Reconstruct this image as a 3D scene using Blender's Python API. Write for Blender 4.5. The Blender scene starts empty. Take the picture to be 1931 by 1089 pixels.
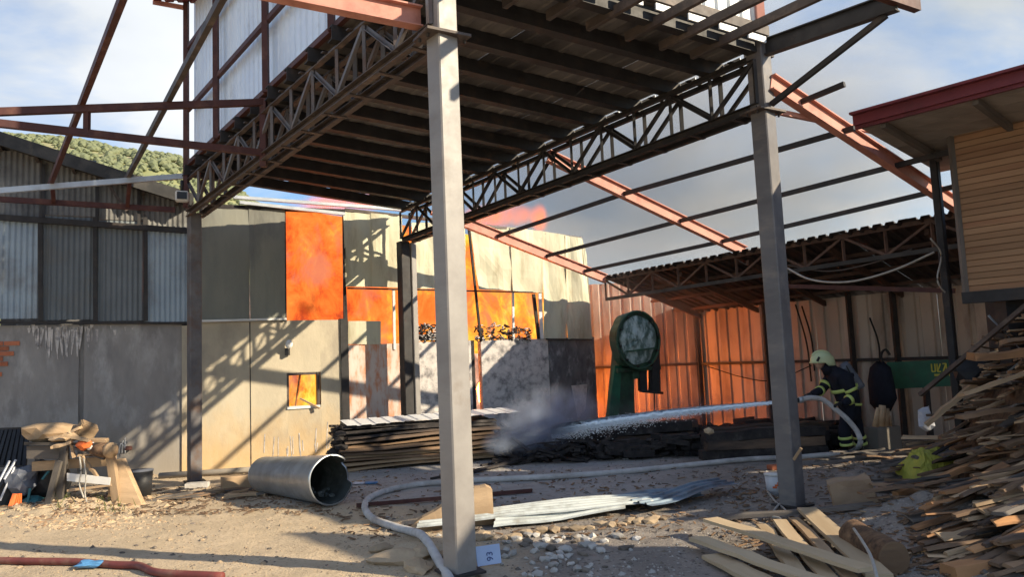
import bpy, bmesh, math, random
from mathutils import Vector, Matrix, noise
R = random.Random(7)
col = bpy.context.scene.collection
sc = bpy.context.scene
# ------------------------------------------------------------------ camera
F = 1400.0; CX, CY = 965.5, 544.5; EYE = Vector((0, 0, 1.8))
PITCH = math.atan(133.5 / F); ROLL = -0.042
camrot = Matrix.Rotation(math.pi/2 + PITCH, 3, 'X') @ Matrix.Rotation(ROLL, 3, 'Z')
cd = bpy.data.cameras.new('camera'); cam = bpy.data.objects.new('camera', cd); col.objects.link(cam)
cam.matrix_world = Matrix.Translation(EYE) @ camrot.to_4x4()
cd.sensor_width = 36; cd.lens = 36 * F / 1931; cd.clip_start = 0.05; cd.clip_end = 3000
sc.camera = cam
# ------------------------------------------------------------------ sun, sky, exposure
SUN = Vector((.94, -.34, .476)).normalized()
sd = bpy.data.lights.new('sun', 'SUN'); so = bpy.data.objects.new('sun', sd); col.objects.link(so)
sd.energy = 5.0; sd.angle = math.radians(0.6); sd.color = (1, .85, .62)
so.rotation_euler = (-SUN).to_track_quat('-Z', 'Y').to_euler()
sc.view_settings.view_transform = 'Standard'; sc.view_settings.look = 'None'
sc.view_settings.exposure = 0.75; sc.view_settings.gamma = 1
w = bpy.data.worlds.new('World'); sc.world = w; w.use_nodes = True
nt = w.node_tree; nt.nodes.clear(); N = nt.nodes.new; Lk = nt.links.new
out = N('ShaderNodeOutputWorld'); bg = N('ShaderNodeBackground'); bg.inputs['Strength'].default_value = 0.085
sky = N('ShaderNodeTexSky'); sky.sky_type = 'NISHITA'; sky.sun_disc = False
sky.sun_elevation = math.asin(SUN.z); sky.sun_rotation = math.atan2(SUN.x, SUN.y)
sky.air_density = 1.3; sky.dust_density = 0.6; sky.ozone_density = 3
tc = N('ShaderNodeTexCoord'); sep = N('ShaderNodeSeparateXYZ'); Lk(tc.outputs['Generated'], sep.inputs[0])
def wm(op, a, b=None):
    n = N('ShaderNodeMath'); n.operation = op
    for i, v in enumerate((a, b)):
        if v is None: continue
        if isinstance(v, (int, float)): n.inputs[i].default_value = v
        else: Lk(v, n.inputs[i])
    return n.outputs[0]
zz = wm('ADD', wm('MAXIMUM', sep.outputs['Z'], 0.0), 0.22)
cmb = N('ShaderNodeCombineXYZ'); Lk(wm('DIVIDE', sep.outputs['X'], zz), cmb.inputs[0]); Lk(wm('DIVIDE', sep.outputs['Y'], zz), cmb.inputs[1]); cmb.inputs[2].default_value = 3.7
n1 = N('ShaderNodeTexNoise'); n1.inputs['Scale'].default_value = 1.15; n1.inputs['Detail'].default_value = 9; n1.inputs['Roughness'].default_value = .55; n1.inputs['Distortion'].default_value = .3
Lk(cmb.outputs[0], n1.inputs['Vector'])
r1 = N('ShaderNodeValToRGB'); r1.color_ramp.elements[0].position = .43; r1.color_ramp.elements[1].position = .59
Lk(n1.outputs[0], r1.inputs[0])
n2 = N('ShaderNodeTexNoise'); n2.inputs['Scale'].default_value = .9; n2.inputs['Detail'].default_value = 6
cm2 = N('ShaderNodeVectorMath'); cm2.operation = 'ADD'; cm2.inputs[1].default_value = (5.3, 1.1, 2); Lk(cmb.outputs[0], cm2.inputs[0]); Lk(cm2.outputs[0], n2.inputs['Vector'])
r2 = N('ShaderNodeValToRGB'); r2.color_ramp.elements[0].position = .38; r2.color_ramp.elements[1].position = .66
r2.color_ramp.elements[0].color = (4.3, 4.6, 4.8, 1); r2.color_ramp.elements[1].color = (7.0, 7.3, 7.7, 1)
Lk(n2.outputs[0], r2.inputs[0])
mx = N('ShaderNodeMix'); mx.data_type = 'RGBA'; Lk(r1.outputs[0], mx.inputs[0]); Lk(sky.outputs[0], mx.inputs[6]); Lk(r2.outputs[0], mx.inputs[7])
Lk(mx.outputs[2], bg.inputs[0]); sky_gain = N('ShaderNodeMix'); sky_gain.data_type = 'RGBA'; sky_gain.blend_type = 'MULTIPLY'; sky_gain.inputs[0].default_value = 1; sky_gain.inputs[7].default_value = (.8, 1.05, 1.35, 1); Lk(sky.outputs[0], sky_gain.inputs[6]); Lk(sky_gain.outputs[2], mx.inputs[6]); Lk(bg.outputs[0], out.inputs[0])
sc.cycles.max_bounces = 6; sc.cycles.transparent_max_bounces = 12; sc.cycles.volume_bounces = 1
sc.cycles.volume_step_rate = 1.5; sc.cycles.volume_max_steps = 96
sc.cycles.use_denoising = True
# ------------------------------------------------------------------ pixel helpers (design-time measuring)
def ray(x, y): return camrot @ Vector(((x-CX)/F, -(y-CY)/F, -1))
def G(x, y, z=0.0): d = ray(x, y); return EYE + d*((z-EYE.z)/d.z)
def V(x, y, P, D):
    n = Vector((-D[1], D[0], 0)); d = ray(x, y); return EYE + d*(n.dot(P-EYE)/n.dot(d))
def AT(x, y, Y): d = ray(x, y); return EYE + d*(Y/d.y)
# ------------------------------------------------------------------ materials
MAT = {}
def mat(name, c1, c2=None, scale=4, rough=.8, bump=.1, c3=None, c3amt=.5, c3scale=1.5, metal=0, stretch=(1,1,1), vary=0.0, detail=6, spec=.3, bscale=None, ramp=(.35,.65), trans=0, base=None):
    m = bpy.data.materials.new(name); m.use_nodes = True; t = m.node_tree; n = t.nodes; L = t.links
    b = n['Principled BSDF']; b.inputs['Roughness'].default_value = rough; b.inputs['Metallic'].default_value = metal
    b.inputs['Specular IOR Level'].default_value = spec
    c2 = c2 or tuple(v*.7 for v in c1)
    tc = n.new('ShaderNodeTexCoord'); mp = n.new('ShaderNodeMapping'); mp.inputs['Scale'].default_value = stretch
    L.new(tc.outputs['Object'], mp.inputs[0])
    oi = n.new('ShaderNodeObjectInfo'); 
    ad = n.new('ShaderNodeVectorMath'); ad.operation = 'ADD'; L.new(mp.outputs[0], ad.inputs[0])
    sc_ = n.new('ShaderNodeVectorMath'); sc_.operation = 'SCALE'; sc_.inputs[0].default_value = (17, 31, 11); L.new(oi.outputs['Random'], sc_.inputs['Scale']); L.new(sc_.outputs[0], ad.inputs[1])
    def nz(s, d=6, ro=.6):
        q = n.new('ShaderNodeTexNoise'); q.inputs['Scale'].default_value = s; q.inputs['Detail'].default_value = d; q.inputs['Roughness'].default_value = ro
        L.new(ad.outputs[0], q.inputs['Vector']); return q.outputs[0]
    def rp(src, lo, hi):
        q = n.new('ShaderNodeMapRange'); q.inputs[1].default_value = lo; q.inputs[2].default_value = hi; L.new(src, q.inputs[0]); return q.outputs[0]
    def mixc(f, a, bb):
        q = n.new('ShaderNodeMix'); q.data_type = 'RGBA'
        if isinstance(f, float): q.inputs[0].default_value = f
        else: L.new(f, q.inputs[0])
        for i, v in ((6, a), (7, bb)):
            if isinstance(v, tuple): q.inputs[i].default_value = (*v, 1)
            else: L.new(v, q.inputs[i])
        return q.outputs[2]
    c = mixc(rp(nz(scale, detail), *ramp), c1, c2)
    if c3:
        lo = .75 - c3amt*.5
        c = mixc(rp(nz(c3scale, 8, .65), lo-.08, lo+.12), c, c3)
    if base:
        sx = n.new('ShaderNodeSeparateXYZ'); L.new(tc.outputs['Object'], sx.inputs[0]); wv = n.new('ShaderNodeMath'); wv.operation = 'MULTIPLY_ADD'; L.new(nz(3.5, 5), wv.inputs[0]); wv.inputs[1].default_value = -1.6; L.new(sx.outputs[2], wv.inputs[2])
        q = n.new('ShaderNodeMapRange'); q.inputs[1].default_value = .35; q.inputs[2].default_value = -.75; L.new(wv.outputs[0], q.inputs[0]); q.inputs[4].default_value = .75; c = mixc(q.outputs[0], c, base)
    if vary:
        hv = n.new('ShaderNodeHueSaturation'); L.new(c, hv.inputs['Color'])
        mr = n.new('ShaderNodeMapRange'); mr.inputs[3].default_value = 1-vary; mr.inputs[4].default_value = 1+vary; L.new(oi.outputs['Random'], mr.inputs[0]); L.new(mr.outputs[0], hv.inputs['Value']); c = hv.outputs[0]
    L.new(c, b.inputs['Base Color'])
    bp = n.new('ShaderNodeBump'); bp.inputs['Strength'].default_value = bump; bp.inputs['Distance'].default_value = .02
    L.new(nz(bscale or scale*4, 6, .7), bp.inputs['Height']); L.new(bp.outputs[0], b.inputs['Normal'])
    if metal == 0 or True:
        L.new(rp(nz(scale*2.3), -.4/(rough+.2), 1.6) if False else rp(nz(scale*2.3), 0, 1), n.new('ShaderNodeMath').inputs[0])
        mm = n.new('ShaderNodeMapRange'); mm.inputs[3].default_value = max(.05, rough-.15); mm.inputs[4].default_value = min(1, rough+.15); L.new(nz(scale*2.3), mm.inputs[0]); L.new(mm.outputs[0], b.inputs['Roughness'])
    MAT[name] = m; return m
mat('column_paint', (.27,.255,.24), (.215,.20,.19), 3.5, .5, .08, (.19,.16,.14), .22, 3.2, stretch=(1,1,.35), spec=.5)
mat('column_shaded', (.15,.145,.15), (.11,.105,.11), 3.5, .5, .08, (.24,.21,.19), .3, 3, stretch=(1,1,.35), spec=.4)  # darker copy of the column paint, shade on the column put into the colour
mat('dark_steel', (.038,.036,.037), (.022,.021,.022), 5, .6, .1, (.07,.05,.04), .25, 4)
mat('grey_steel', (.16,.15,.15), (.10,.095,.1), 4, .5, .08, (.13,.075,.05), .35, 3)
mat('rust_dark', (.11,.065,.05), (.07,.045,.036), 5, .7, .1, (.16,.09,.06), .3, 4)
mat('brown_steel', (.09,.07,.062), (.06,.05,.046), 5, .6, .1, (.17,.13,.105), .3, 4)
mat('red_primer', (.085,.032,.028), (.06,.024,.022), 5, .6, .08, (.15,.07,.05), .3, 3)
mat('pink_primer', (.55,.26,.20), (.46,.20,.155), 3, .6, .06, (.30,.11,.085), .3, 2)
mat('galvanised', (.50,.53,.56), (.38,.41,.45), 3, .42, .05, (.30,.29,.27), .25, 2, metal=.4)
mat('siding_skylit', (.78,.86,.95), (.68,.76,.88), 1.5, .45, .04, (.42,.46,.5), .2, 1.2, metal=.1)  # siding copy for the shaded west wall, blue skylight put into the colour
mat('floor_sheet', (.50,.53,.52), (.38,.42,.43), 3, .45, .08, (.25,.24,.21), .35, 3)
mat('floor_sheet_blue', (.20,.27,.34), (.14,.19,.25), 3, .45, .08, (.10,.10,.11), .35, 3)
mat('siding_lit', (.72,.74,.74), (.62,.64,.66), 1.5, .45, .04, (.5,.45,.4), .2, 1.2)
mat('deck_sheet', (.27,.24,.215), (.19,.17,.155), 2, .6, .05, (.05,.045,.042), .50, .45)
mat('concrete_tan', (.50,.44,.33), (.43,.38,.29), 2.2, .9, .3, (.33,.29,.23), .36, 1.7, stretch=(1,1,.55), bscale=14, base=(.50,.33,.15))
mat('concrete_grey', (.31,.295,.28), (.22,.21,.205), 2.4, .9, .3, (.40,.39,.38), .3, 3.0, stretch=(1,1,.4), bscale=14, base=(.24,.21,.17))
mat('concrete_ash', (.62,.58,.55), (.50,.47,.45), 7, .9, .35, (.20,.19,.19), .42, 5.5, bscale=22)
mat('concrete_scorched', (.16,.155,.16), (.09,.09,.095), 6, .9, .35, (.34,.34,.35), .3, 7, stretch=(1,1,.5), bscale=20)
mat('rust_stained', (.62,.55,.50), (.52,.42,.36), 2.5, .85, .2, (.58,.24,.12), .42, 5, stretch=(1.6,1.6,.5))
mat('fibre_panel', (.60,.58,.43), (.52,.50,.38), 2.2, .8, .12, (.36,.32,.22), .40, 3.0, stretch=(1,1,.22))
mat('fibre_panel_shaded', (.24,.24,.20), (.18,.185,.165), 1.8, .8, .12, (.13,.13,.12), .35, 1.5, stretch=(1,1,.3))  # dark copy of the fibre panel with the deck shadow put into the colour
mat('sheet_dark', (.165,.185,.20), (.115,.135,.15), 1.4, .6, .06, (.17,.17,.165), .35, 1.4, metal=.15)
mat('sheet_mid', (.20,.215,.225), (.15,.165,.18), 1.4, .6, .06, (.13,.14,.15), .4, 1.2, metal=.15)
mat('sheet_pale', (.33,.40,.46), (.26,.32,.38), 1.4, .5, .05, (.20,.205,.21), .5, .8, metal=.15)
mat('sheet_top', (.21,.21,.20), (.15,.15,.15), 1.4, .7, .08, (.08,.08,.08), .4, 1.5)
mat('roof_dark', (.06,.058,.055), (.035,.035,.035), 3, .8, .15, (.10,.09,.08), .3, 2)
mat('shed_roof', (.055,.045,.042), (.035,.03,.03), 3, .7, .1, (.10,.06,.05), .35, 2)
mat('cladding', (.56,.46,.38), (.46,.38,.31), 1.4, .6, .08, (.22,.15,.12), .35, 1.5, stretch=(1,1,.3), vary=.16)
mat('roof_trim_red', (.17,.035,.045), (.12,.025,.035), 3, .45, .05, (.09,.03,.03), .25, 3)
mat('soffit', (.34,.30,.26), (.24,.21,.18), 3, .8, .1, (.19,.17,.15), .3, 2, stretch=(.3,1,1))
mat('cladding_plank', (.36,.215,.12), (.27,.155,.085), 3, .8, .2, (.22,.09,.05), .3, 1.1, stretch=(.12,1,1), vary=.14)
mat('wood_fresh', (.52,.41,.27), (.42,.31,.19), 4, .8, .18, (.34,.24,.14), .3, 3, stretch=(.12,1,1), vary=.14)
mat('wood_orange', (.42,.22,.10), (.30,.15,.07), 4, .85, .3, (.13,.075,.045), .42, 2.5, stretch=(.15,1,1), vary=.3)
mat('wood_brown', (.27,.17,.10), (.17,.11,.07), 4, .85, .3, (.08,.055,.04), .42, 2.5, stretch=(.15,1,1), vary=.35)
mat('water_white', (.92,.94,.96), (.85,.88,.9), 20, .35, .1)
mat('puddle', (.06,.06,.06), None, 3, .05, .02, spec=.6)
mat('wood_grey', (.15,.13,.115), (.09,.08,.07), 4, .85, .3, (.06,.055,.05), .42, 2.5, stretch=(.15,1,1), vary=.35)
mat('wood_tan', (.48,.34,.21), (.34,.235,.14), 6, .8, .3, (.25,.17,.10), .35, 2.5, stretch=(.2,1,1), vary=.15)
mat('wood_scorched', (.26,.17,.11), (.13,.09,.065), 4, .9, .4, (.035,.03,.03), .5, 1.6, stretch=(.2,1,1), vary=.35)
mat('bark', (.22,.13,.075), (.08,.05,.035), 14, .95, 1.0, (.30,.19,.11), .3, 4, stretch=(.4,1,1))
mat('char', (.022,.02,.022), (.05,.043,.04), 6, .85, .6, (.10,.09,.09), .2, 3)
mat('hose_fabric', (.56,.55,.54), (.45,.44,.43), 9, .8, .1, (.30,.28,.26), .35, 2)
mat('red_hose', (.20,.05,.045), (.14,.04,.035), 5, .6, .1, (.25,.14,.10), .4, 3)
mat('galv_duct', (.50,.53,.55), (.38,.41,.44), 3, .38, .05, (.30,.30,.30), .3, 1.5, metal=.75)
mat('duct_inside', (.05,.062,.062), (.025,.03,.03), 4, .8, .2, (.09,.10,.10), .3, 5)  # shade inside the galvanised tube put into a dark colour
mat('stone_white', (.50,.48,.45), (.38,.36,.33), 7, .95, .4, vary=.25)
mat('stone_dark', (.20,.17,.14), (.13,.11,.095), 7, .95, .4, vary=.35)
mat('stone_sand', (.42,.32,.21), (.32,.24,.16), 7, .95, .4, vary=.25)
mat('white_paint', (.72,.72,.70), (.6,.6,.58), 4, .6, .05)
mat('card_blue', (.42,.52,.72), (.36,.46,.66), 4, .6, .03)
mat('ink', (.07,.10,.26), (.06,.09,.22), 4, .7, 0)
mat('orange_plastic', (.75,.18,.05), (.62,.13,.04), 5, .45, .1)
mat('blue_plastic', (.10,.28,.52), (.07,.2,.4), 8, .4, .3)
mat('black_plastic', (.03,.032,.036), (.018,.018,.02), 5, .5, .15)
mat('teal_plastic', (.04,.16,.17), (.03,.1,.12), 5, .5, .15)
mat('yellow_tarp', (.45,.42,.06), (.32,.32,.05), 6, .55, .5, (.20,.22,.05), .35, 4)
mat('bag_white', (.62,.64,.68), (.5,.52,.58), 5, .5, .4)
mat('green_paint', (.03,.13,.075), (.022,.09,.055), 4, .55, .08, (.05,.07,.055), .3, 3)
mat('green_machine', (.045,.10,.06), (.025,.06,.04), 4, .5, .15, (.03,.035,.03), .4, 3)
mat('machine_disc', (.13,.20,.18), (.06,.10,.09), 9, .5, .6, (.42,.50,.50), .5, 6, stretch=(1.6,1,.7))
mat('yellow_letter', (.55,.50,.08), (.45,.4,.06), 6, .6, .05)
mat('turnout_coat', (.014,.017,.03), (.01,.012,.02), 9, .9, .35)
mat('reflective', (.62,.72,.22), (.5,.62,.18), 8, .4, .05)
mat('helmet_lime', (.62,.70,.42), (.55,.62,.36), 5, .35, .04)
mat('skin', (.50,.32,.24), (.45,.28,.2), 5, .6, .05)
mat('tank_grey', (.16,.18,.22), (.11,.12,.15), 5, .5, .1)
mat('brick_red', (.42,.15,.08), (.33,.11,.06), 8, .9, .3, vary=.2)
mat('rope', (.42,.40,.36), (.34,.32,.29), 12, .9, .2)
mat('glass_dark', (.02,.02,.025), None, 4, .12, 0)
mat('hill_green', (.27,.27,.13), (.19,.21,.10), .12, .95, .3, (.34,.31,.19), .4, .05)
mat('tree_green', (.125,.145,.08), (.17,.185,.105), .6, .95, .3, vary=.3)
mat('cardboard', (.36,.26,.17), (.29,.2,.13), 4, .9, .15)
mat('white_board', (.78,.77,.74), (.68,.67,.64), 4, .7, .05)
mat('cable_black', (.02,.02,.02), None, 6, .6, 0)
mat('weed_green', (.16,.2,.05), (.1,.14,.03), 6, .9, 0)

def ground_mat():
    m = bpy.data.materials.new('yard_soil'); m.use_nodes = True; t = m.node_tree; n = t.nodes; L = t.links; b = n['Principled BSDF']
    b.inputs['Roughness'].default_value = .95; b.inputs['Specular IOR Level'].default_value = .15
    tc = n.new('ShaderNodeTexCoord')
    def nz(s, d=8, ro=.6):
        q = n.new('ShaderNodeTexNoise'); q.inputs['Scale'].default_value = s; q.inputs['Detail'].default_value = d; q.inputs['Roughness'].default_value = ro; L.new(tc.outputs['Object'], q.inputs['Vector']); return q.outputs[0]
    def rp(s, a, bb):
        q = n.new('ShaderNodeMapRange'); q.inputs[1].default_value = a; q.inputs[2].default_value = bb; L.new(s, q.inputs[0]); return q.outputs[0]
    def mixc(f, a, bb):
        q = n.new('ShaderNodeMix'); q.data_type = 'RGBA'; L.new(f, q.inputs[0])
        for i, v in ((6, a), (7, bb)):
            if isinstance(v, tuple): q.inputs[i].default_value = (*v, 1)
            else: L.new(v, q.inputs[i])
        return q.outputs[2]
    sand = mixc(rp(nz(1.3), .35, .65), (.56,.445,.31), (.46,.365,.25))
    sand = mixc(rp(nz(22), .56, .72), sand, (.24,.17,.11))
    sand = mixc(rp(nz(45, 3), .60, .70), sand, (.60,.50,.36))
    dark = mixc(rp(nz(2.2), .35, .65), (.30,.262,.228), (.20,.178,.16))
    dark = mixc(rp(nz(30, 4), .58, .68), dark, (.34,.32,.29))
    dark = mixc(rp(nz(14), .56, .68), dark, (.07,.06,.055))
    slab = mixc(rp(nz(1.8), .35, .65), (.42,.40,.385), (.33,.315,.30))
    slab = mixc(rp(nz(9), .55, .75), slab, (.15,.125,.11))
    at = n.new('ShaderNodeAttribute'); at.attribute_name = 'soil'; sp = n.new('ShaderNodeSeparateColor'); L.new(at.outputs['Color'], sp.inputs[0])
    c = mixc(sp.outputs[0], sand, dark); c = mixc(sp.outputs[1], c, slab)
    L.new(c, b.inputs['Base Color'])
    bp = n.new('ShaderNodeBump'); bp.inputs['Strength'].default_value = .6; bp.inputs['Distance'].default_value = .03
    a = n.new('ShaderNodeMath'); a.operation = 'ADD'; L.new(nz(6), a.inputs[0]); L.new(nz(40, 5), a.inputs[1]); L.new(a.outputs[0], bp.inputs['Height']); L.new(bp.outputs[0], b.inputs['Normal'])
    MAT['soil'] = m
ground_mat()

def flame_mat(name, cols, scale, strength, stretch=(1,1,.6), smoke=(.40,.13,.08)):
    m = bpy.data.materials.new(name); m.use_nodes = True; t = m.node_tree; n = t.nodes; L = t.links; n.clear()
    o = n.new('ShaderNodeOutputMaterial'); e = n.new('ShaderNodeEmission'); e.inputs[1].default_value = strength
    tc = n.new('ShaderNodeTexCoord'); mp = n.new('ShaderNodeMapping'); mp.inputs['Scale'].default_value = stretch; L.new(tc.outputs['Object'], mp.inputs[0])
    q = n.new('ShaderNodeTexNoise'); q.inputs['Scale'].default_value = scale; q.inputs['Detail'].default_value = 7; q.inputs['Roughness'].default_value = .68; q.inputs['Distortion'].default_value = .5
    L.new(mp.outputs[0], q.inputs['Vector'])
    # hotter towards one end of the fire: the fuel burns hardest there
    sx = n.new('ShaderNodeSeparateXYZ'); L.new(tc.outputs['Object'], sx.inputs[0])
    mr = n.new('ShaderNodeMapRange'); mr.inputs[1].default_value = 1.5; mr.inputs[2].default_value = 6.3; mr.inputs[3].default_value = -.05; mr.inputs[4].default_value = .16; L.new(sx.outputs[0], mr.inputs[0])
    ad = n.new('ShaderNodeMath'); ad.operation = 'ADD'; L.new(q.outputs[0], ad.inputs[0]); L.new(mr.outputs[0], ad.inputs[1])
    r = n.new('ShaderNodeValToRGB'); el = r.color_ramp.elements
    el[0].position = cols[0][0]; el[0].color = (*cols[0][1], 1); el[1].position = cols[-1][0]; el[1].color = (*cols[-1][1], 1)
    for p, c in cols[1:-1]: x = el.new(p); x.color = (*c, 1)
    L.new(ad.outputs[0], r.inputs[0])
    q2 = n.new('ShaderNodeTexNoise'); q2.inputs['Scale'].default_value = 1.1; q2.inputs['Detail'].default_value = 9; q2.inputs['Roughness'].default_value = .68; q2.inputs['Distortion'].default_value = .5; a2_ = n.new('ShaderNodeVectorMath'); a2_.operation = 'ADD'; a2_.inputs[1].default_value = (3.1, 7.7, 1.2); L.new(mp.outputs[0], a2_.inputs[0]); L.new(a2_.outputs[0], q2.inputs['Vector'])
    m2 = n.new('ShaderNodeMapRange'); m2.inputs[1].default_value = .52; m2.inputs[2].default_value = .66; m2.inputs[4].default_value = .7; L.new(q2.outputs[0], m2.inputs[0])
    mz = n.new('ShaderNodeMix'); mz.data_type = 'RGBA'; L.new(m2.outputs[0], mz.inputs[0]); L.new(r.outputs[0], mz.inputs[6]); mz.inputs[7].default_value = (*smoke, 1); L.new(mz.outputs[2], e.inputs[0]); L.new(e.outputs[0], o.inputs[0]); MAT[name] = m; return m
flame_mat('flame', [(.24,(.20,.03,.015)), (.34,(.45,.06,.014)), (.42,(.66,.115,.018)), (.54,(.74,.17,.03)), (.64,(.80,.29,.03)), (.74,(.85,.46,.06))], 1.9, 1.15)
flame_mat('flame_glow', [(.30,(.5,.06,.01)), (.45,(1,.20,.02)), (.7,(1,.42,.06))], 1.6, 50.0, smoke=(.8,.12,.02))
flame_mat('flame_yellow', [(.30,(.35,.06,.012)), (.42,(.70,.24,.02)), (.62,(.85,.55,.07))], 4, 1.15)

def vol_mat(name, color, dens, scale, emis=None, estr=0, lo=.42, hi=.7, radial=True, stretch=(1,1,1), aniso=.2):
    m = bpy.data.materials.new(name); m.use_nodes = True; t = m.node_tree; n = t.nodes; L = t.links; n.clear()
    o = n.new('ShaderNodeOutputMaterial'); v = n.new('ShaderNodeVolumePrincipled'); v.inputs['Color'].default_value = (*color, 1); v.inputs['Anisotropy'].default_value = aniso
    tc = n.new('ShaderNodeTexCoord'); mp = n.new('ShaderNodeMapping'); mp.inputs['Scale'].default_value = stretch; L.new(tc.outputs['Object'], mp.inputs[0])
    q = n.new('ShaderNodeTexNoise'); q.inputs['Scale'].default_value = scale; q.inputs['Detail'].default_value = 4; q.inputs['Distortion'].default_value = .5; L.new(mp.outputs[0], q.inputs['Vector'])
    r = n.new('ShaderNodeMapRange'); r.inputs[1].default_value = lo; r.inputs[2].default_value = hi; L.new(q.outputs[0], r.inputs[0]); f = r.outputs[0]
    if radial:
        s = n.new('ShaderNodeVectorMath'); s.operation = 'MULTIPLY_ADD'; s.inputs[1].default_value = (2,2,2); s.inputs[2].default_value = (-1,-1,-1); L.new(tc.outputs['Generated'], s.inputs[0])
        l = n.new('ShaderNodeVectorMath'); l.operation = 'LENGTH'; L.new(s.outputs[0], l.inputs[0])
        rr = n.new('ShaderNodeMapRange'); rr.interpolation_type = 'SMOOTHSTEP'; rr.inputs[1].default_value = 1; rr.inputs[2].default_value = .2; L.new(l.outputs['Value'], rr.inputs[0])
        mu = n.new('ShaderNodeMath'); mu.operation = 'MULTIPLY'; L.new(f, mu.inputs[0]); L.new(rr.outputs[0], mu.inputs[1]); f = mu.outputs[0]
    d = n.new('ShaderNodeMath'); d.operation = 'MULTIPLY'; d.inputs[1].default_value = dens; L.new(f, d.inputs[0]); L.new(d.outputs[0], v.inputs['Density'])
    if emis:
        v.inputs['Emission Color'].default_value = (*emis, 1); e = n.new('ShaderNodeMath'); e.operation = 'MULTIPLY'; e.inputs[1].default_value = estr; L.new(f, e.inputs[0]); L.new(e.outputs[0], v.inputs['Emission Strength'])
    L.new(v.outputs[0], o.inputs['Volume']); MAT[name] = m
vol_mat('smoke_blue', (.60,.70,.88), 4.2, 2.2, lo=.36, hi=.62)
vol_mat('smoke_far', (.62,.63,.63), .30, .12, lo=.26, hi=.55)
vol_mat('smoke_dark', (.30,.31,.34), 1.6, 1.2, lo=.38, hi=.62)
vol_mat('flame_soft', (.45,.22,.12), 2.2, 1.8, (1,.16,.01), 2.6, lo=.38, hi=.60, stretch=(1,1,.5))
vol_mat('smoke_soot', (.30,.12,.08), 7, 3.2, lo=.42, hi=.62)
vol_mat('smoke_haze', (.75,.62,.55), .38, .8, lo=.25, hi=.6)
vol_mat('spray', (.99,.99,1), 6, 5, lo=.30, hi=.62, radial=False, stretch=(.5,2,2), aniso=.5)
vol_mat('spray_core', (.98,.99,1), 160, 5, lo=.15, hi=.4, radial=False, stretch=(.5,2,2), aniso=.5)
# ------------------------------------------------------------------ object helpers
WM = {}
def link(o, M, parent=None):
    col.objects.link(o)
    if parent is not None:
        o.parent = parent; o.matrix_local = WM[parent.name].inverted() @ M
    else: o.matrix_world = M
    WM[o.name] = M.copy(); return o
def tag(o, label=None, cat=None, group=None, kind=None):
    if label: o['label'] = label
    if cat: o['category'] = cat
    if group: o['group'] = group
    if kind: o['kind'] = kind
    return o
def thing(name, loc, label, cat, group=None):
    o = bpy.data.objects.new(name, None); o.empty_display_size = .1
    link(o, Matrix.Translation(Vector(loc))); return tag(o, label, cat, group)
def mesh(name, vs, fs, m, M=None, parent=None, smooth=False):
    me = bpy.data.meshes.new(name); me.from_pydata([tuple(v) for v in vs], [], fs); me.update()
    if smooth: me.polygons.foreach_set('use_smooth', [True]*len(me.polygons))
    me.materials.append(MAT[m] if isinstance(m, str) else m)
    o = bpy.data.objects.new(name, me)
    if M is None: M = Matrix.Translation(WM[parent.name].translation) if parent is not None else Matrix()
    return link(o, M, parent)
def wmesh(name, vs, fs, m, parent=None, smooth=False):   # verts in world coordinates
    if parent is None:
        c = Vector((sum(v[0] for v in vs)/len(vs), sum(v[1] for v in vs)/len(vs), min(v[2] for v in vs)))
    else: c = WM[parent.name].translation
    return mesh(name, [Vector(v)-c for v in vs], fs, m, Matrix.Translation(c), parent, smooth)
def frame(p0, p1, up=Vector((0,0,1))):
    x = (p1-p0).normalized(); up = Vector(up)
    if abs(x.dot(up)) > .98: up = Vector((0,1,0)) if abs(x.y) < .9 else Vector((1,0,0))
    y = up.cross(x).normalized(); z = x.cross(y)
    M = Matrix((x, y, z)).transposed().to_4x4(); M.translation = p0; return M
PROF = {
 'box': lambda w,h: [(-w/2,-h/2),(w/2,-h/2),(w/2,h/2),(-w/2,h/2)],
 'cham': lambda w,h: [(-w/2+.012,-h/2),(w/2-.012,-h/2),(w/2,-h/2+.012),(w/2,h/2-.012),(w/2-.012,h/2),(-w/2+.012,h/2),(-w/2,h/2-.012),(-w/2,-h/2+.012)],
 'I': lambda w,h: [(-w/2,-h/2),(w/2,-h/2),(w/2,-h/2+.015),(.008,-h/2+.015),(.008,h/2-.015),(w/2,h/2-.015),(w/2,h/2),(-w/2,h/2),(-w/2,h/2-.015),(-.008,h/2-.015),(-.008,-h/2+.015),(-w/2,-h/2+.015)],
 'C': lambda w,h: [(-w/2,-h/2),(w/2,-h/2),(w/2,-h/2+.01),(-w/2+.01,-h/2+.01),(-w/2+.01,h/2-.01),(w/2,h/2-.01),(w/2,h/2),(-w/2,h/2)],
 'L': lambda w,h: [(-w/2,-h/2),(w/2,-h/2),(w/2,-h/2+.008),(-w/2+.008,-h/2+.008),(-w/2+.008,h/2),(-w/2,h/2)],
}
def beam(name, p0, p1, w, h, m, parent=None, prof='box', up=(0,0,1)):
    p0, p1 = Vector(p0), Vector(p1); M = frame(p0, p1, up); L = (p1-p0).length
    pr = PROF[prof](w, h); k = len(pr)
    vs = [(0, a, b) for a, b in pr] + [(L, a, b) for a, b in pr]
    fs = [(i, (i+1) % k, k+(i+1) % k, k+i) for i in range(k)] + [tuple(range(k))[::-1], tuple(range(k, 2*k))]
    return mesh(name, vs, fs, m, M, parent)
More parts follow.
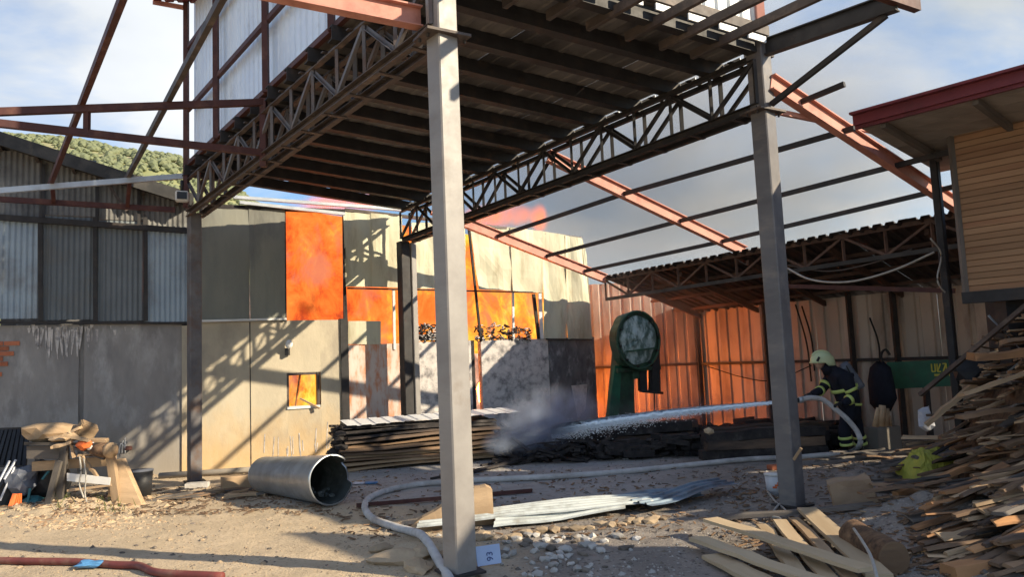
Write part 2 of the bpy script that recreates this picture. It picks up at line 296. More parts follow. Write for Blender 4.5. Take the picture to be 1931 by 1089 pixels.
def tube(name, pts, r, m, parent=None, n=8, close=False, smooth=True, caps=True):
    pts = [Vector(p) for p in pts]; vs = []; fs = []; rr = r if callable(r) else (lambda t: r)
    u = Vector((0,0,1)); K = len(pts)
    for i, p in enumerate(pts):
        t = (pts[min(i+1, K-1)]-pts[max(i-1, 0)]).normalized()
        a = t.cross(u)
        if a.length < .05: a = t.cross(Vector((0,1,0)))
        a.normalize(); b = t.cross(a); q = rr(i/(K-1))
        for j in range(n):
            an = 2*math.pi*j/n; vs.append(p+a*math.cos(an)*q+b*math.sin(an)*q)
    for i in range(K-1):
        for j in range(n): fs.append((i*n+j, (i+1)*n+j, (i+1)*n+(j+1) % n, i*n+(j+1) % n))
    if caps: fs += [tuple(range(n)), tuple(range((K-1)*n, K*n))[::-1]]
    return wmesh(name, vs, fs, m, parent, smooth)
def spline(P, k=8):
    P = [Vector(p) for p in P]; Q = [2*P[0]-P[1]] + P + [2*P[-1]-P[-2]]; o = []
    for i in range(1, len(Q)-2):
        a, b, c, d = Q[i-1:i+3]
        for s in range(k):
            t = s/k; o.append(.5*((2*b)+(c-a)*t+(2*a-5*b+4*c-d)*t*t+(3*b-a-3*c+d)*t**3))
    return o+[P[-1]]
def slab_poly(name, P, thick, n, m, parent=None):     # polygon P (world) extruded along n
    P = [Vector(p) for p in P]; n = Vector(n).normalized()*thick; k = len(P)
    vs = P + [p+n for p in P]
    fs = [tuple(range(k))[::-1], tuple(range(k, 2*k))] + [(i, (i+1) % k, k+(i+1) % k, k+i) for i in range(k)]
    return wmesh(name, vs, fs, m, parent)
def sheet(name, o, u, v, m, parent=None, pitch=.076, amp=.009, prof='sine', th=.002, rows=2, warp=0, seed=0):
    """corrugated sheet: o corner, u across the ribs (full vector), v along the ribs (full vector)"""
    o, u, v = Vector(o), Vector(u), Vector(v); W, H = u.length, v.length
    x = u.normalized(); nrm = x.cross(v).normalized(); z = nrm.cross(x); sk = v.dot(x); hh = v.dot(z)
    M = Matrix((x, -nrm, z)).transposed().to_4x4()
    if M.determinant() < 0: M = Matrix((x, nrm, z)).transposed().to_4x4()
    M.translation = o; xs = []
    if prof == 'sine':
        k = max(4, int(W/pitch*6)); xs = [(W*i/k, amp*math.sin(2*math.pi*W*i/k/pitch)) for i in range(k+1)]
    else:
        p = 0; xs = []
        while p < W:
            for a, b in ((0,0),(.62,0),(.70,1),(.92,1),(1.0,0)):
                if p+a*pitch <= W and a < 1: xs.append((p+a*pitch, amp*b))
            p += pitch
        xs.append((W, 0))
    vs = []; fs = []; k = len(xs)
    for layer in (0, 1):
        for j in range(rows):
            t = j/(rows-1)
            for a, b in xs:
                wv = warp*noise.noise(Vector((a*1.3, t*2+seed, seed*3.1))) if warp else 0
                vs.append((a+sk*t, b+wv+layer*th, hh*t))
    n0 = k*rows
    for j in range(rows-1):
        for i in range(k-1):
            q = (j*k+i, j*k+i+1, (j+1)*k+i+1, (j+1)*k+i); fs.append(q); fs.append(tuple(n0+c for c in q[::-1]))
    e = [(j*k, (j+1)*k) for j in range(rows-1)]+[((j+1)*k+k-1, j*k+k-1) for j in range(rows-1)]+[(i+1, i) for i in range(k-1)]+[((rows-1)*k+i, (rows-1)*k+i+1) for i in range(k-1)]
    fs += [(a, b, b+n0, a+n0) for a, b in e]
    return mesh(name, vs, fs, m, M, parent)
def lump(name, c, r, m, parent=None, seed=0, sub=2, rough=.25, rot=0, squash=None, freq=1.3):
    bm = bmesh.new(); bmesh.ops.create_icosphere(bm, subdivisions=sub, radius=1)
    for v in bm.verts:
        d = 1+rough*noise.noise(v.co*freq+Vector((seed*3.3, seed, 1.7))); v.co = Vector((v.co.x*r[0]*d, v.co.y*r[1]*d, v.co.z*r[2]*d))
    me = bpy.data.meshes.new(name); bm.to_mesh(me); bm.free(); me.materials.append(MAT[m])
    o = bpy.data.objects.new(name, me); return link(o, Matrix.Translation(Vector(c)) @ Matrix.Rotation(rot, 4, 'Z'), parent)
def boxo(name, c, size, m, parent=None, rotz=0, tilt=(0,0), bev=.0):
    x, y, z = [s/2 for s in size]
    bm = bmesh.new(); bmesh.ops.create_cube(bm, size=1)
    for v in bm.verts: v.co = Vector((v.co.x*size[0], v.co.y*size[1], v.co.z*size[2]))
    if bev: bmesh.ops.bevel(bm, geom=bm.edges[:], offset=bev, segments=2, affect='EDGES')
    me = bpy.data.meshes.new(name); bm.to_mesh(me); bm.free(); me.materials.append(MAT[m])
    o = bpy.data.objects.new(name, me)
    return link(o, Matrix.Translation(Vector(c)) @ Matrix.Rotation(rotz, 4, 'Z') @ Matrix.Rotation(tilt[0], 4, 'X') @ Matrix.Rotation(tilt[1], 4, 'Y'), parent)
Z = Vector((0,0,1))
def blob(name, c, r, m, seed=1, sub=3, rough=.25): 
    o = lump(name, c, r, m, None, seed, sub, rough); return o
# ------------------------------------------------------------------ key points
A = G(868,1085); B = G(367,912); C = G(1495,958)
dAB = (B-A).normalized(); dAC = (C-A).normalized()
D = V(765,455,C,dAB); D.z = 0
W0 = G(380,890); wd = Vector((.897,.442,0)).normalized(); wn = Vector((wd.y,-wd.x,0))   # wall direction, normal to the camera
def WP(x, y, off=0.0): return V(x, y, W0+wn*off, wd)
# ------------------------------------------------------------------ ground
def gz(x, y):
    h = .035*noise.noise(Vector((x*.5, y*.5, 0)))+.018*noise.noise(Vector((x*1.7, y*1.7, 3)))+.008*noise.noise(Vector((x*5, y*5, 7)))
    for cx, cy, rx, ry, hh in MOUNDS:
        q = ((x-cx)/rx)**2+((y-cy)/ry)**2
        if q < 4: h += hh*math.exp(-q*1.6)*(1+.5*noise.noise(Vector((x*4, y*4, 1))))
    return h
p1, p2, p3, p4 = G(120,960), G(1700,900), G(1860,1000), G(800,1040)
MOUNDS = [(p1.x, p1.y, 1.3, .6, .14), (p2.x, p2.y, 1.2, 1.0, .16), (p3.x, p3.y, 1.4, 1.2, .35), (p4.x, p4.y, .55, .25, .07)]
def axis(lo, hi, st, far):
    a = [lo+i*st for i in range(int((hi-lo)/st)+1)]; s = st
    while a[-1] < far: s *= 1.35; a.append(a[-1]+s)
    s = st
    while a[0] > -far: s *= 1.35; a.insert(0, a[0]-s)
    return a
xs = axis(-9, 9, .06, 900); ys = axis(3.5, 17, .06, 900)
vs = []; fs = []
def in_core(x, y): return -10 < x < 10 and 2 < y < 18
for y in ys:
    for x in xs: vs.append((x, y, gz(x, y) if in_core(x, y) else 0))
nx = len(xs)
for j in range(len(ys)-1):
    for i in range(nx-1): fs.append((j*nx+i, j*nx+i+1, (j+1)*nx+i+1, (j+1)*nx+i))
g = mesh('ground', vs, fs, 'soil', smooth=True); tag(g, kind='structure')
ca = g.data.color_attributes.new('soil', 'FLOAT_COLOR', 'POINT')
def sm(a, b, x): t = max(0, min(1, (x-a)/(b-a))); return t*t*(3-2*t)
buf = []
for v in vs:
    n_ = noise.noise(Vector((v[0]*.9, v[1]*.9, 5)))*.6+noise.noise(Vector((v[0]*3, v[1]*3, 9)))*.25
    s = v[0]+.35*(v[1]-7)+n_              # dark burnt yard soil east of the sandy drive
    dk = sm(-.9, .5, s)
    sl = sm(9.2, 10.1, v[1]+.12*v[0]+n_*.6)*sm(-3.9, -2.6, v[0]+n_*.5)*sm(3.2, 1.5, v[0]+n_)*.9
    buf += [dk, sl, 0, 1]
ca.data.foreach_set('color', buf)
# ------------------------------------------------------------------ hill with scrub
hill_vs = []; hill_fs = []
HX = [-420+i*6 for i in range(101)]; HY = [150+j*6 for j in range(36)]
def hz(x, y):
    r = 79+noise.noise(Vector((x*.012, 2, 0)))*5-(x+132)*(.22 if x < -110 else .75)+ (11.6 if x >= -110 else 0)
    e = max(0, min(1, (y-150)/110)); return r*math.sin(e*math.pi/2)+2.2*noise.noise(Vector((x*.05, y*.05, 3)))*e - 3*(1-e)
for y in HY:
    for x in HX: hill_vs.append((x, y, hz(x, y)))
for j in range(35):
    for i in range(100): hill_fs.append((j*101+i, j*101+i+1, (j+1)*101+i+1, (j+1)*101+i))
tag(mesh('hill', hill_vs, hill_fs, 'hill_green', smooth=True), kind='structure')
tv = []; tf = []
for k in range(6500):
    x = R.uniform(-290, -60); y = R.uniform(205, 300)
    if noise.noise(Vector((x*.03, y*.03, 1))) < -.15: continue
    s = R.uniform(.5, 1.3); z0 = hz(x, y); b0 = len(tv)
    bm = bmesh.new(); bmesh.ops.create_icosphere(bm, subdivisions=1, radius=1)
    for v in bm.verts: v.co *= 1+.45*noise.noise(v.co*2+Vector((k, 0, 0)))
    tv += [(x+v.co.x*s*1.2, y+v.co.y*s*1.2, z0+s*.5+v.co.z*s) for v in bm.verts]; tf += [tuple(b0+v.index for v in f.verts) for f in bm.faces]; bm.free()
tag(mesh('scrub', tv, tf, 'tree_green'), kind='stuff')
# ------------------------------------------------------------------ steel canopy
zA, zB, zC, zD = 4.79, 4.46, 4.64, 4.29; TH = .62
canopy = thing('steel_canopy', A, 'tall open steel canopy with lattice trusses and soot dark deck in the yard', 'canopy')
def column(P, ztop, s, m='column_paint', zcap=None):
    x = dAC; c = beam('column', P+Z*-.1, P+Z*ztop, s, s, m, canopy, 'cham', up=dAB)
    pl = boxo('base_plate', P+Z*.03, (s+.12, s+.12, .02), 'dark_steel', c, rotz=math.atan2(x.y, x.x))
    if zcap:
        boxo('cap_plate', P+Z*zcap, (s+.22, s+.12, .025), 'brown_steel', c, rotz=math.atan2(x.y, x.x))
        for a in (-1, 1):
            for b in (-1, 1): tube('bolt', [P+Z*(zcap-.045)+dAC*a*(s/2+.075)+dAB*b*.07, P+Z*(zcap+.045)+dAC*a*(s/2+.075)+dAB*b*.07], .014, 'dark_steel', c, n=6)
    return c
column(A, zA+.9, .21, zcap=zA-.06); column(C, zC+1.0, .21, 'column_shaded', zcap=zC-.05); column(B, zB+.0, .19, 'grey_steel'); column(D-wd*.06, zD-.02, .20, 'dark_steel', zcap=None); column(D+wd*.13+wn*.02, zD-.04, .12, 'column_paint', zcap=None)  # dark post added beside D in place of its shaded side
def truss(p0, p1, m, n, side, webm):
    """twin lattice girder: two planes a hand apart; the part is the near bottom chord"""
    perp = Vector((p1-p0)); perp.z = 0; perp.normalize(); perp = Vector((perp.y, -perp.x, 0))
    part = beam('truss', p0+perp*.11, p1+perp*.11, .07, .10, m, canopy, 'C')
    beam('chord', p0-perp*.11, p1-perp*.11, .07, .10, m, part, 'C')
    for s in (-.11, .11):
        beam('chord', p0+perp*s+Z*TH, p1+perp*s+Z*TH, .07, .09, m, part, 'L')
        for i in range(n+1):
            a = p0.lerp(p1, i/n)+perp*s
            beam('web_member', a+Z*.04, a+Z*(TH-.04), .045 if s > 0 else .035, .05, webm, part, 'box')
            if i < n:
                b = p0.lerp(p1, (i+1)/n)+perp*s
                lo, hi = (a, b) if (i+(s > 0)*0) % 2 else (b, a)
                beam('web_member', lo+Z*.05, hi+Z*(TH-.05), .04, .045, webm, part, 'L')
    for i in range(n*1):
        a = p0.lerp(p1, (i+.5)/n)
        beam('batten', a+perp*.14-Z*.055, a-perp*.14-Z*.055, .06, .012, m, part)
        beam('batten', a+perp*.14+Z*(TH+.045), a-perp*.14+Z*(TH+.045), .06, .012, m, part)
    return part
tA, tB, tC, tD = A+Z*zA, B+Z*zB, C+Z*zC, D+Z*zD
truss(tA, tB, 'brown_steel', 12, 1, 'grey_steel'); truss(tC, tD, 'dark_steel', 13, -1, 'dark_steel')
def up(v, d): return v+Z*d
# deck beams and deck sheets
NB = 13; BH = .19
for i in range(NB):
    f = i/(NB-1); a = tA.lerp(tB, f)+Z*(TH+.12); b = tC.lerp(tD, f)+Z*(TH+.12)
    e = (b-a).normalized()
    beam('deck_beam', a-e*.18, b+e*.2, .13, .17, 'dark_steel', canopy, 'C')
for k in range(5):
    f0, f1 = k/5, (k+1)/5
    a0 = tA.lerp(tC, f0); b0 = tB.lerp(tD, f0); a1 = tA.lerp(tC, f1)
    e = (a1-a0).normalized()
    off = Z*(TH+.215+.004*(k % 2)); o = a0+off-dAB*.12
    if k == 4: a1 = a1+e*.14
    if k == 0: o = o-e*.12; 
    sheet('deck_sheet', o, (a1-a0)+(e*.12 if k == 0 else e*.0), (b0-a0)+dAB*.2, 'deck_sheet', canopy, pitch=.25, amp=.012, prof='trap', th=.003)
# pale edge strips between the beam ends along the two free edges
for i in range(NB-1):
    for q in (0, 1):
        f = (i+.12+q*.42)/(NB-1); f2 = (i+.12+q*.42+.34)/(NB-1)
        a = tC.lerp(tD, f)+dAC*.16+Z*(TH+.185-q*.02); b = tC.lerp(tD, f2)+dAC*.16+Z*(TH+.185-q*.02)
        beam('edge_strip', a, b, .02, .045, 'siding_lit', canopy)
        beam('edge_strip', a-dAC*.10-Z*.115, b-dAC*.10-Z*.115, .012, .03, 'galvanised', canopy)
NR = 9
for i in range(NR):
    a = tA.lerp(tC, (i+.2)/NR); b = tA.lerp(tC, (i+.82)/NR)
    beam('edge_strip', a-dAB*.17+Z*(TH+.15), b-dAB*.17+Z*(TH+.15), .02, .075, 'siding_lit', canopy)
beam('edge_beam', tA-dAB*.12+Z*(TH+.28), tC-dAB*.12+Z*(TH+.28), .10, .12, 'brown_steel', canopy, 'C')
# rafters reaching out over the front edge
for px, py, qx, qy in ((905,-60,985,-120),(1010,-5,1095,-75),(1095,22,1190,-25),(1172,45,1340,-45),(1246,55,1480,-72),(1312,78,1590,-68),(1372,98,1700,-62)):
    base = V(px, py, tA-dAB*.16, dAC); 
    tt = (base-tA).dot(dAC); base = tA.lerp(tC, tt/(tC-tA).length)-dAB*-.35+Z*(TH+.05); base.z = tA.lerp(tC, tt/(tC-tA).length).z+TH+.02
    beam('rafter', base, base-dAB*2.6+Z*.10, .055, .10, 'brown_steel', canopy, 'C')
# front outrigger and brace at the far corner post
o1 = C+Z*(zC+.72)-dAB*.08; e1 = V(1692, 2, C, dAB)
beam('outrigger', o1, e1, .10, .2, 'dark_steel', canopy, 'I')
beam('brace', C+Z*(zC+.02)-dAB*.12, e1-Z*.1+dAB*.12, .05, .06, 'dark_steel', canopy)
beam('end_beam', e1-dAC*.6+Z*.02, e1+dAC*.35+Z*.02, .08, .12, 'red_primer', canopy, 'C')
# upper storey: corrugated walls with red frame
UH = 3.2
def onAB(f, h, off=0): 
    p = tA.lerp(tB, f)+Z*(TH+.24+h); return p + Vector((-dAB.y, dAB.x, 0))*-off if False else p+Vector((dAB.y*-1, dAB.x, 0)).normalized()*off
lf = Vector((-dAB.y, dAB.x, 0)).normalized()        # outward, to the west of the truss line
if lf.dot(Vector((-1,0,0))) < 0: lf = -lf
for k in range(7):
    a = onAB(1-k/7+.0, .02); b = onAB(1-(k+1)/7, .02)
    s = sheet('wall_sheet', a-lf*.03*(k % 2)*.2, b-a, Z*UH, 'siding_skylit', canopy, pitch=.18, amp=.028, prof='trap', th=.002)
for h, f0, f1 in ((.0, -.02, 1.0), (.95, -.02, 1.0), (2.05, -.02, 1.0), (3.1, -.02, 1.0)):
    beam('wall_rail', onAB(f0, h, .10), onAB(f1, h, .10), .06, .07, 'red_primer', canopy)
for f in (1.0, .79, .52, .26, .02):
    b0 = onAB(f, 0, .13); b0.z -= .75 if f in (1.0,) else .05
    beam('wall_post', b0, onAB(f, UH+.3, .13), .075, .075, 'red_primer', canopy)
for k in range(4):
    a = tA.lerp(tC, k/4)+Z*(TH+.36)-dAB*.02; b = tA.lerp(tC, (k+1)/4)+Z*(TH+.36)-dAB*.02
    sheet('wall_sheet', a, b-a, Z*(UH-.1), 'siding_lit', canopy, pitch=.2, amp=.03, prof='trap')
beam('wall_post', tC+Z*(TH+.3)-dAB*.06, tC+Z*(TH+3.3)-dAB*.06, .09, .09, 'pink_primer', canopy)
beam('wall_rail', tA+Z*(TH+1.6)-dAB*.06, tC+Z*(TH+1.6)-dAB*.06, .06, .06, 'pink_primer', canopy)
# small roof eave seen at the top of the far corner
ea = V(288, 14, B, dAC)
rb = onAB(1.0, UH, .0)
roofc = V(352, 12, B, dAC)
h0 = roofc.z
sheet('roof_sheet', Vector((ea.x, ea.y, h0-.02)), roofc-ea+dAC*.3, -dAB*7.5+Z*.05, 'roof_trim_red', canopy, pitch=.2, amp=.03, prof='trap')
beam('eave_trim', Vector((ea.x, ea.y, h0-.03)), Vector((roofc.x, roofc.y, h0-.03)), .05, .07, 'pink_primer', canopy)
# lean-to frames to the west
def onABpx(x, y, off=.1): return V(x, y, tA+lf*off, dAB)
we = -dAC
def canti(topR, topL, botR, botL, m1, m2, struts, base):
    a = onABpx(*topR); b = onABpx(*botR)
    tL = V(*topL, a, dAC); bL = V(*botL, b, dAC)
    ext = 1.25
    beam('outrigger', a, a+(tL-a)*ext, .075, .085, m1, canopy); beam('outrigger', b, b+(bL-b)*ext, .075, .085, m2, canopy)
    for s in struts:
        p = V(s, 300, a, dAC); f = (p-a).dot(we)/(tL-a).dot(we); q0 = a+(tL-a)*f; f2 = (p-b).dot(we)/(bL-b).dot(we); q1 = b+(bL-b)*f2
        beam('strut', q0, q1, .06, .06, m2, canopy)
    return a, tL
a1, t1 = canti((497,193), (0,211), (497,289), (0,233), 'red_primer', 'red_primer', (163,), None)
beam('strut', a1+Z*.05, onABpx(497,315)-Z*.0, .08, .08, 'red_primer', canopy)
a2, t2 = canti((352,332), (0,360), (330,396), (0,376), 'galvanised', 'red_primer', (100, 245), None)
pA = V(793, 34, tA+lf*.1, dAB)
pL = V(560, -14, pA, dAC)
beam('outrigger', pA, pA+(pL-pA)*1.6, .12, .2, 'pink_primer', canopy, 'I')
beam('outrigger', pA-Z*.15+lf*.02, V(700, 80, pA, dAC)*0+pA-Z*.15-we*.3, .05, .05, 'brown_steel', canopy)
# two long purlins lying over those frames
def on1(x): p = V(x, 200, a1, dAC); f = (p-a1).dot(we)/(t1-a1).dot(we); return a1+(t1-a1)*f+Z*.085
def on2(x): p = V(x, 345, a2, dAC); f = (p-a2).dot(we)/(t2-a2).dot(we); return a2+(t2-a2)*f+Z*.085
for xa, xb in ((318,242), (155,97)):
    q1, q2 = on1(xa), on2(xb); dd = (q1-q2)
    beam('purlin', q2-dd*.08, q1+dd*2.2, .06, .09, 'red_primer' if xa < 200 else 'brown_steel', canopy)
# east lean-to: sloping rafters and purlins
RB = []
for (x0, y0, x1, y1) in ((1462,160,1800,385), (1042,298,1405,475), (822,398,1142,526)):
    s = V(x0, y0, tC+dAC*.12, dAB)
    Pn = s; dirh = Vector((.835,.551,0)).normalized()
    e = V(x1, y1, s, dirh); RB.append((s, e))
    beam('sloping_rafter', s-(e-s)*.02, e+(e-s)*(.12 if x0 == 1462 else .0), .11, .20, 'pink_primer', canopy, 'I')
sr, er = RB[0]
# purlins
def onR(k, f): s, e = RB[k]; return s+(e-s)*f+Z*.0
for f in (.33, .62, .86):
    a = onR(2, f)+Z*-.02; b = onR(1, f)-Z*.02; c = onR(0, f)-Z*.02
    ext = (c-b).normalized()*(.15 if f < .5 else .75)
    beam('purlin', a, b, .05, .07, 'dark_steel', canopy); beam('purlin', b, c+ext, .05, .07, 'dark_steel', canopy)
st = V(1468, 205, tC, dAB); beam('brace', C+Z*(zC+.0), AT(1745, 268, 10.4), .05, .06, 'pink_primer', canopy)
beam('strut', onR(0, .12), onR(0,.12)-dAB*.55+Z*.05, .05, .06, 'dark_steel', canopy)
# ------------------------------------------------------------------ burning workshop
shop = thing('burning_workshop', W0, 'burning concrete and fibre board workshop with flames behind its torn openings', 'workshop')
def wt(x, y): p = WP(x, y); return (p-W0).dot(wd), p.z
def wpt(t, z, off=0.0): return W0+wd*t+wn*off+Z*z
def wbox(name, x0, x1, z0, z1, m, th=.18, off=0.0, par=None, yref=600, bev=0.0):
    t0 = wt(x0, yref)[0]; t1 = wt(x1, yref)[0]
    P = [wpt(t0, z0, off), wpt(t1, z0, off), wpt(t1, z1, off), wpt(t0, z1, off)]
    return slab_poly(name, P, -th, wn, m, par or shop)
def wz(x, y): return WP(x, y).z
def wquad(name, pts, m, th=.03, off=0.0, par=None):
    P = [WP(x, y, off) for x, y in pts]; return slab_poly(name, P, -th, wn, m, par or shop)
def wpanel(name, pts, m, off=.02, seed=0, warp=.035, par=None):
    """thin warped board between four wall corners (tl, tr, br, bl)"""
    P = [WP(x, y, off) for x, y in pts]; vs = []; fs = []; nu, nv = 7, 9
    for L in (0, 1):
        for j in range(nv+1):
            for i in range(nu+1):
                u, v = i/nu, j/nv; p = (P[0]*(1-u)+P[1]*u)*(1-v)+(P[3]*(1-u)+P[2]*u)*v
                wv = warp*noise.noise(Vector((u*2.1+seed*7, v*2.3, seed)))
                if 0 < i < nu and 0 < j < nv: pass
                vs.append(p+wn*(wv-L*.012))
    k = (nu+1)*(nv+1); r = nu+1
    for j in range(nv):
        for i in range(nu):
            q = (j*r+i, (j+1)*r+i, (j+1)*r+i+1, j*r+i+1); fs.append(q); fs.append(tuple(c+k for c in q[::-1]))
    ed = [(i, i+1) for i in range(nu)]+[(nv*r+i+1, nv*r+i) for i in range(nu)]+[((j+1)*r, j*r) for j in range(nv)]+[(j*r+nu, (j+1)*r+nu) for j in range(nv)]
    fs += [(a, b, b+k, a+k) for a, b in ed]
    return wmesh(name, vs, fs, m, par or shop)
zt = wz(400, 607)           # top of the low concrete wall
zw0, zw1 = wz(572, 771), wz(572, 703)
wbox('concrete_wall', 356, 541, -.1, zt, 'concrete_tan'); wbox('concrete_wall', 603, 641, -.1, zt, 'concrete_tan')
wbox('concrete_wall', 541, 603, -.1, zw0, 'concrete_tan', off=-.001); wbox('concrete_wall', 541, 603, zw1, zt, 'concrete_tan', off=-.001)
wf = wbox('window', 541, 603, zw0, zw0+.05, 'white_paint', .2, .03, yref=735)
wbox('frame', 541, 545, zw0+.05, zw1, 'brown_steel', .06, .0, wf, 735); wbox('frame', 598, 603, zw0+.05, zw1, 'brown_steel', .12, .015, wf, 735); wbox('frame', 545, 598, zw1-.05, zw1, 'brown_steel', .06, .0, wf, 735)
beam('broken_board', WP(566,752,-.1), WP(603,771,.12), .05, .03, 'wood_tan', wf); beam('broken_board', WP(556,775,-.15), WP(566,708,-.15), .03, .05, 'wood_orange', wf)
wbox('steel_post', 641, 655, 0, zt+.02, 'dark_steel', .2, .04)
zt2 = wz(700, 648)
wbox('concrete_wall', 656, 766, -.1, zt2-.02, 'rust_stained'); wbox('concrete_wall', 766, 886, -.1, zt2, 'concrete_ash')
wbox('concrete_wall', 905, 1031, -.1, zt2-.01, 'concrete_ash'); wbox('concrete_wall', 1031, 1117, -.1, zt2, 'concrete_scorched', off=.03)
wbox('steel_post', 886, 893, 0, zt2, 'char', .1, -.02)
wquad('wall_sheet', [(656,650),(718,650),(718,606),(657,606)], 'fibre_panel', .03, .03)
wquad('wall_sheet', [(1078,728),(1108,725),(1104,772),(1090,790)][::-1], 'concrete_ash', .02, .06)
# return wall of the workshop going back from its east corner
pe = WP(1117, 700); pe.z = 0; bk = dAB
slab_poly('concrete_wall', [pe+Z*-.1, pe+bk*.25-Z*.1, pe+bk*.25+Z*zt2, pe+Z*zt2], .18, -wd, 'concrete_scorched', shop)
for xj in (470,):
    wbox('render_joint', xj, xj+2, .0, zt-.02, 'char', .004, .003)
for k in range(16):
    x = R.uniform(480, 630); L_ = R.uniform(.15, .55); p = WP(x, 870, .004); p.z = .10+R.random()*.15; q = p+wd*R.uniform(-.04,.04)+Z*L_
    beam('splash_run', p, q, R.uniform(.008,.02), .003, 'concrete_ash', shop, up=wn)
# upper boards
wpanel('wall_sheet', [(379,388),(470,393),(471,607),(379,607)], 'fibre_panel_shaded', .03, 1)
wpanel('wall_sheet', [(469,393),(537,396),(538,606),(472,607)], 'fibre_panel_shaded', .045, 2)
wpanel('wall_sheet', [(647,396),(700,402),(703,541),(652,541)], 'fibre_panel', .03, 3, .04)
wpanel('wall_sheet', [(699,402),(758,408),(758,543),(702,541)], 'fibre_panel', .045, 4, .05)
wpanel('wall_sheet', [(776,420),(832,420),(828,545),(778,545)], 'fibre_panel', .05, 5, .06)
wpanel('wall_sheet', [(832,415),(878,422),(878,545),(829,545)], 'fibre_panel', .03, 5.5, .05)
wpanel('wall_sheet', [(886,424),(962,429),(968,549),(903,546)], 'fibre_panel', .03, 6, .07)
wpanel('wall_sheet', [(962,429),(1024,436),(1024,553),(967,549)], 'fibre_panel', .06, 7, .06)
wpanel('wall_sheet', [(1022,436),(1068,444),(1070,640),(1026,640)], 'fibre_panel', .04, 8, .08)
wpanel('wall_sheet', [(1066,444),(1096,449),(1116,522),(1117,640),(1070,640)][:1]+[(1098,450),(1117,640),(1070,640)], 'fibre_panel', .06, 9, .08)
wpanel('wall_sheet', [(1098,450),(1106,480),(1117,640),(1112,640)], 'fibre_panel', .05, 10, .02)
# charred studs and hanging strips in the openings
for x0, y0, x1, y1, wdt, m in ((742,545,744,660,.05,'white_paint'), (829,545,828,645,.05,'white_paint'), (884,430,907,645,.045,'char'), (967,549,968,640,.045,'white_paint'),
                               (1006,555,1016,640,.07,'char'), (1018,552,1021,640,.09,'white_paint'), (650,540,653,606,.05,'char'), (536,398,538,606,.05,'char'), (648,400,650,604,.05,'char')):
    beam('stud', WP(x0,y0,.0), WP(x1,y1,.0), wdt, .05, m, shop, up=wn)
beam('top_plate', WP(440,372,.05), WP(762,396,.05), .08, .06, 'galvanised', shop); beam('top_plate', WP(452,382,.1), WP(650,404,.1), .08, .06, 'galvanised', shop)
beam('top_plate', WP(380,389,.0), WP(650,399,.0), .08, .08, 'char', shop); beam('top_plate', WP(650,396,0), WP(900,424,0), .08, .06, 'brown_steel', shop); beam('top_plate', WP(886,422,0), WP(1096,449,0), .05, .05, 'grey_steel', shop)
beam('sill_plate', WP(380,606,.05), WP(540,602,.05), .06, .04, 'white_paint', shop); beam('sill_plate', WP(655,544,.03), WP(1010,552,.03), .04, .03, 'char', shop)
beam('sill_plate', WP(1030,640,.06), WP(1116,641,.06), .05, .03, 'char', shop)
# outlet with lamp on the wall
lampf = thing('wall_lamp', WP(543,660,.03), 'small white wall lamp with black bracket above the burning window', 'lamp')
lump('lamp_globe', WP(545,650,.14), (.07,.06,.09), 'white_paint', lampf, sub=2, rough=.02); boxo('bracket', WP(542,664,.06), (.07,.1,.14), 'black_plastic', lampf)
# soot and twisted debris on the broken wall head
dv = []; df = []
for k in range(420):
    x = R.choice((R.uniform(786, 832), R.uniform(896, 1000))); h = R.random()**1.8*30*(1-.5*abs(x-930)/100 if x > 890 else 1)
    p = WP(x, 641-h, R.uniform(-.16, .05)); L = R.uniform(.03, .16); d = Vector((R.uniform(-1,1), R.uniform(-1,1), R.uniform(-.7,.7))).normalized(); u_ = d.cross(Z).normalized()*R.uniform(.006,.03); q = d.cross(u_).normalized()*.01
    b0 = len(dv)
    for s in (0, 1):
        for a, b in ((-1,-1),(1,-1),(1,1),(-1,1)): dv.append(p+d*L*(s-.5)+u_*a+q*b)
    df += [(b0,b0+1,b0+5,b0+4),(b0+1,b0+2,b0+6,b0+5),(b0+2,b0+3,b0+7,b0+6),(b0+3,b0,b0+4,b0+7),(b0+3,b0+2,b0+1,b0),(b0+4,b0+5,b0+6,b0+7)]
db = wmesh('wreckage', dv, df, 'char', shop); db['kind'] = 'stuff'; db.data.materials.append(MAT['concrete_ash'])
for i, pgn in enumerate(db.data.polygons): pgn.material_index = 1 if (i//6) % 3 == 0 else 0
# workshop back and far walls, roof behind (mostly burnt away)
Ws = wt(380,600)[0]; We = wt(1117,600)[0]
slab_poly('back_wall', [wpt(Ws-4, -.1, -6), wpt(We, -.1, -6), wpt(We, 4.1, -6), wpt(Ws-4, 4.1, -6)], -.15, wn, 'concrete_scorched', shop)
slab_poly('side_wall', [wpt(Ws-.2, -.1, -.2), wpt(Ws-.2, -.1, -6), wpt(Ws-.2, 4.6, -6), wpt(Ws-.2, 4.6, -.2)], -.15, wd, 'concrete_scorched', shop)
